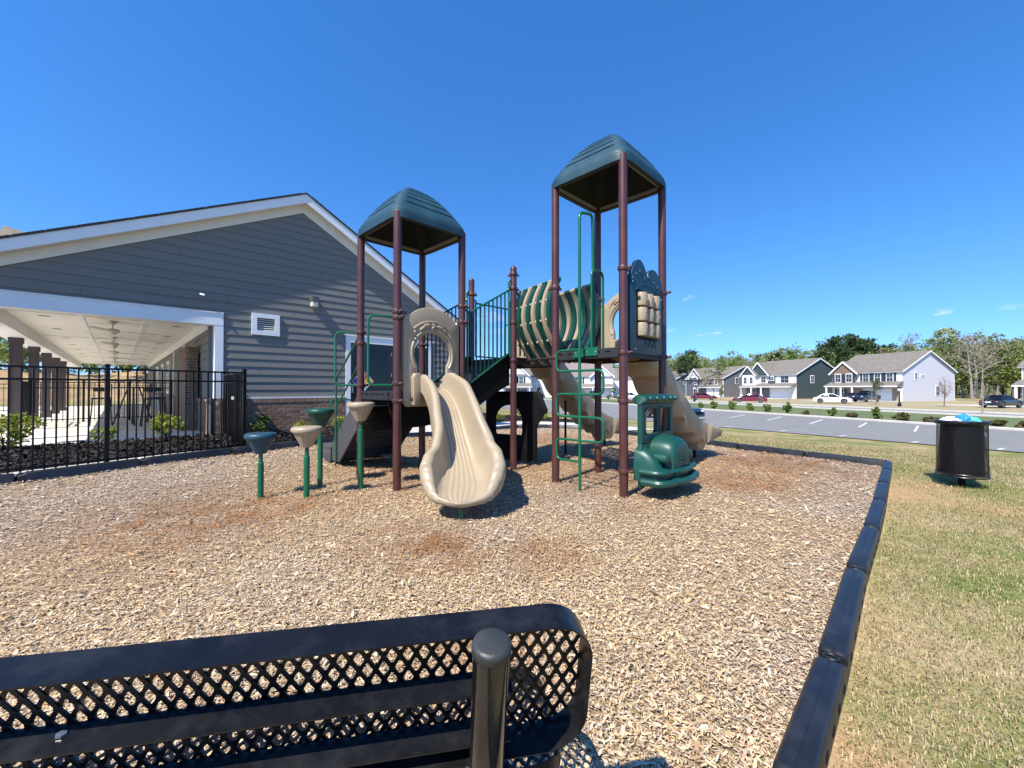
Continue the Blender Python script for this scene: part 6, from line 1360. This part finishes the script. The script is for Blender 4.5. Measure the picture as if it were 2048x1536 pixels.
# ------------------------------------------------------------------ trash receptacle
tb = G(1924, 968, 0); tb.z = gz(tb.x, tb.y); TC = thing('trash_can', 'round black perforated metal trash can on a short post in the lawn', 'trash can', tb)
rb, rt_, z0, z1 = .262, .247, .125, .86
MB().cyl(tb+Z*-.1, tb+Z*.12, .04, n=16).build('pedestal', m_black, TC, smooth=True)
sh = MB(); NA, NZ = 110, 46
pts = [[None]*(NA) for _ in range(NZ+1)]
m_perf = m_gloss
for j in range(NZ):
    za, zb_ = z0+(z1-z0)*j/NZ, z0+(z1-z0)*(j+1)/NZ
    for i in range(NA):
        a = 2*math.pi*(i+.5*(j % 2))/NA; w = 2*math.pi/NA; rr = rb+(rt_-rb)*j/NZ
        # a flat strap lattice: one upright and one level link per cell
        q = lambda an, z_, r_=rr: tb+Vector((math.cos(an)*r_, math.sin(an)*r_, z_))
        sh.add([q(a, za), q(a+w*.45, za), q(a+w*.45, zb_), q(a, zb_)], [(0, 1, 2, 3)]); sh.add([q(a+w*.45, za), q(a+w, za), q(a+w, za+(zb_-za)*.42), q(a+w*.45, za+(zb_-za)*.42)], [(0, 1, 2, 3)])
sh.build('perforated_shell', m_fence, TC)
for zz, rr in ((z0, rb), (z0+.035, rb-.004)): MB().tube([tb+Vector((math.cos(a)*(rr+.004), math.sin(a)*(rr+.004), zz)) for a in np.linspace(0, 2*math.pi, 49)[:-1]], .009, 8, closed=True).build('hoop', m_gloss, TC, smooth=True)
MB().lathe([(rt_-.03, .845), (rt_+.018, .845), (rt_+.034, .86), (rt_+.036, .88), (rt_+.022, .897), (rt_-.02, .90), (rt_-.045, .885), (rt_-.05, .86)], tb, 48).build('rim', m_gloss, TC, smooth=True)
for a in (200, 320, 80): d = Vector((math.cos(R(a)), math.sin(R(a)), 0)); mb = MB(); mb.box(-.022, .022, z0, z1, .0, .006, Fr(tb+d*(rb-.012), Vector((-d.y, d.x, 0)), Z, d)); mb.build('strap', m_black, TC)
ln = MB(); ln.lathe([(rb-.05, z0+.02), (rb-.045, z0+.03), (rt_-.035, .84)], tb, 32); ln.build('liner', mat('liner_black', (.012, .012, .013), .5, .3, 5), TC, smooth=True)
def crumple(name, label, cat, c, rx, ry, rz_, m_, seed):
    r = np.random.default_rng(seed); mb = MB(); rows = []
    for i in range(13):
        th = -1.2+2.75*i/12; rows.append([c+Vector((rx*math.cos(th)*math.cos(a)*(1+r.normal(0, .13)), ry*math.cos(th)*math.sin(a)*(1+r.normal(0, .13)), rz_*math.sin(th)*(1+r.normal(0, .10)))) for a in np.linspace(0, 2*math.pi, 21)[:-1]])
    mb.grid(rows, True); mb.f.append(tuple(range(12*20, 13*20))); return tag(mb.build(name, m_, None), label, cat)
vr = Vector((tb.y, -tb.x, 0)).normalized()
crumple('paper_bag', 'crumpled white paper lying in the top of the trash can', 'paper', tb+vr*-.09+Z*.885, .12, .12, .06, mat('white_paper', (.75, .72, .78), .7), 1)
crumple('tissue_paper', 'crumpled blue tissue paper sticking out of the trash can', 'paper', tb+vr*.02+Z*.90, .10, .10, .085, mat('blue_paper', (.02, .22, .42), .6), 2)
crumple('tissue_paper', 'crumpled turquoise tissue paper at the right in the trash can', 'paper', tb+vr*.11+Z*.885, .07, .09, .065, mat('turquoise_paper', (.08, .50, .42), .6), 3)

# ------------------------------------------------------------------ bench in the foreground, seen from behind
BX = Vector((.9826, .1856, 0)); BY = Vector((.1856, -.9826, 0))      # along the bench (right), towards its rear
bo = Vector((.168, .965, 0))
BN = thing('park_bench', 'black coated expanded-metal bench seen from behind', 'bench', bo+BX*-.9)
tl = R(13); up_ = (Z*math.cos(tl)+BY*math.sin(tl)); rear = (BY*math.cos(tl)-Z*math.sin(tl)); LB = 1.83; HB = .335
fb = Fr(bo+Z*.862-up_*HB, BX*-1, up_, rear)     # a: left from the right end, b: up, c: to the rear
def rim(fr, Lx, Ly, rad, dep, name):
    out_ = rrect(0, Lx, 0, Ly, rad, 10); th = .0035; inn = rrect(th, Lx-th, th, Ly-th, rad-th, 10); mb = MB(); mb.ringprism(out_, inn, 0, dep, fr); return mb.build(name, m_gloss, BN, smooth=True, angle=40)
def mesh_panel(fr, x0, x1, y0, y1, cx, cy, name, rad):
    mb = MB(); w = .0042; n = int((x1-x0)/cx)+int((y1-y0)/cy)+4; sl_ = cy/cx
    for sg in (1, -1):
        for k in range(-n, n+n):
            c = x0+k*cx; a, b = (0, 1)
            ya, yb = y0, y1; xa = c; xb = c+sg*(y1-y0)/sl_
            lo, hi = 0., 1.
            for lim, sgn in ((x0, 1), (x1, -1)):
                da, db = (xa-lim)*sgn, (xb-lim)*sgn
                if da < 0 and db < 0: lo = 2
                elif da < 0: lo = max(lo, da/(da-db))
                elif db < 0: hi = min(hi, da/(da-db))
            if lo >= hi: continue
            ok_ = []
            for i in range(121):
                u_ = lo+(hi-lo)*i/120; xx, yy = xa+(xb-xa)*u_, ya+(yb-ya)*u_; ddx = max(x0+rad-xx, xx-(x1-rad), 0); ddy = max(y0+rad-yy, yy-(y1-rad), 0)
                if math.hypot(ddx, ddy) <= rad: ok_.append(u_)
            if len(ok_) < 2: continue
            lo, hi = ok_[0], ok_[-1]
            p = Vector((xa+(xb-xa)*lo, ya+(yb-ya)*lo, 0)); q = Vector((xa+(xb-xa)*hi, ya+(yb-ya)*hi, 0)); t = (q-p).normalized(); s = Vector((-t.y, t.x, 0)); L_ = (q-p).length; m_ = max(1, int(L_/math.hypot(cx/2, cy/2)/2))
            zo = .0005 if sg > 0 else -.0005
            f2 = Fr(fr(p.x, p.y, 0), fr.a*t.x+fr.b*t.y, fr.a*s.x+fr.b*s.y, fr.c); mb.box(0, L_, -w, w, -.002+zo, .002+zo, f2)
    # thick knuckles where the strands cross
    iy = 0; y = y0
    while y < y1:
        x = x0+((iy % 2)*cx/2)
        while x < x1:
            if math.hypot(max(x0+rad-x, x-(x1-rad), 0), max(y0+rad-y, y-(y1-rad), 0)) > rad-.008: x += cx; continue
            mb.prism([(x-.0065, y), (x, y-.012), (x+.0065, y), (x, y+.012)], -.0035, .0035, fr); x += cx
        y += cy/2; iy += 1
    return mb.build(name, m_gloss, BN)
rim(fb, LB, HB, .095, .072, 'back_rim'); mesh_panel(Fr(fb(0, 0, .004), fb.a, fb.b, fb.c), .006, LB-.006, .006, HB-.006, .034, .060, 'back_mesh', .09)
for y in (.185, .055): mb = MB(); mb.box(.175, 1.70, y-.004, y, .012, .072, fb); mb.box(.175, 1.70, y-.03, y-.0041, .012, .016, fb); mb.build('back_rib', m_gloss, BN)
sb = bo+BX*-.015+Z*.445; fs_ = Fr(sb+BY*-.06, BX*-1, BY*-1, Z)
o = rim(fs_, LB-.03, .36, .09, -.05, 'seat_rim'); mesh_panel(Fr(fs_(0, 0, -.004), fs_.a, fs_.b, fs_.c), .006, LB-.036, .006, .354, .034, .060, 'seat_mesh', .07)
for x in (.16, 1.64):
    pl_ = MB(); p1 = fb(x+.072, HB+.010, .110); p0 = fb(x+.080, -.62, .125); pl_.cyl(p0, p1, .0365, n=28); po = pl_.build('bench_post', m_bpost, BN, smooth=True)
    d = (p1-p0).normalized(); a_ = d.orthogonal().normalized(); cp_ = MB(); cp_.lathe([(.0365, -.012), (.039, -.010), (.0395, .004), (.037, .010), (.030, .013), (.0, .0135)], n=32, fr=Fr(p1, a_, d.cross(a_), d)); cp_.build('post_cap', mat('black_cap', (.03, .032, .031), .5, .25, 20, bump=.1, bscale=200), po, smooth=True, angle=50)
    bk = MB(); q = fs_(x+.03, .02, -.055); bk.box(x-.02, x+.06, -.04, .33, -.055, -.049, fs_); bk.build('seat_bracket', m_gloss, BN)
bh = MB(); bh.lathe([(.009, 0), (.009, .004), (.004, .005)], n=6, fr=Fr(fb(1.02, .185, .035), BX, BY, Z)); bh.build('bolt', m_bolt, BN)
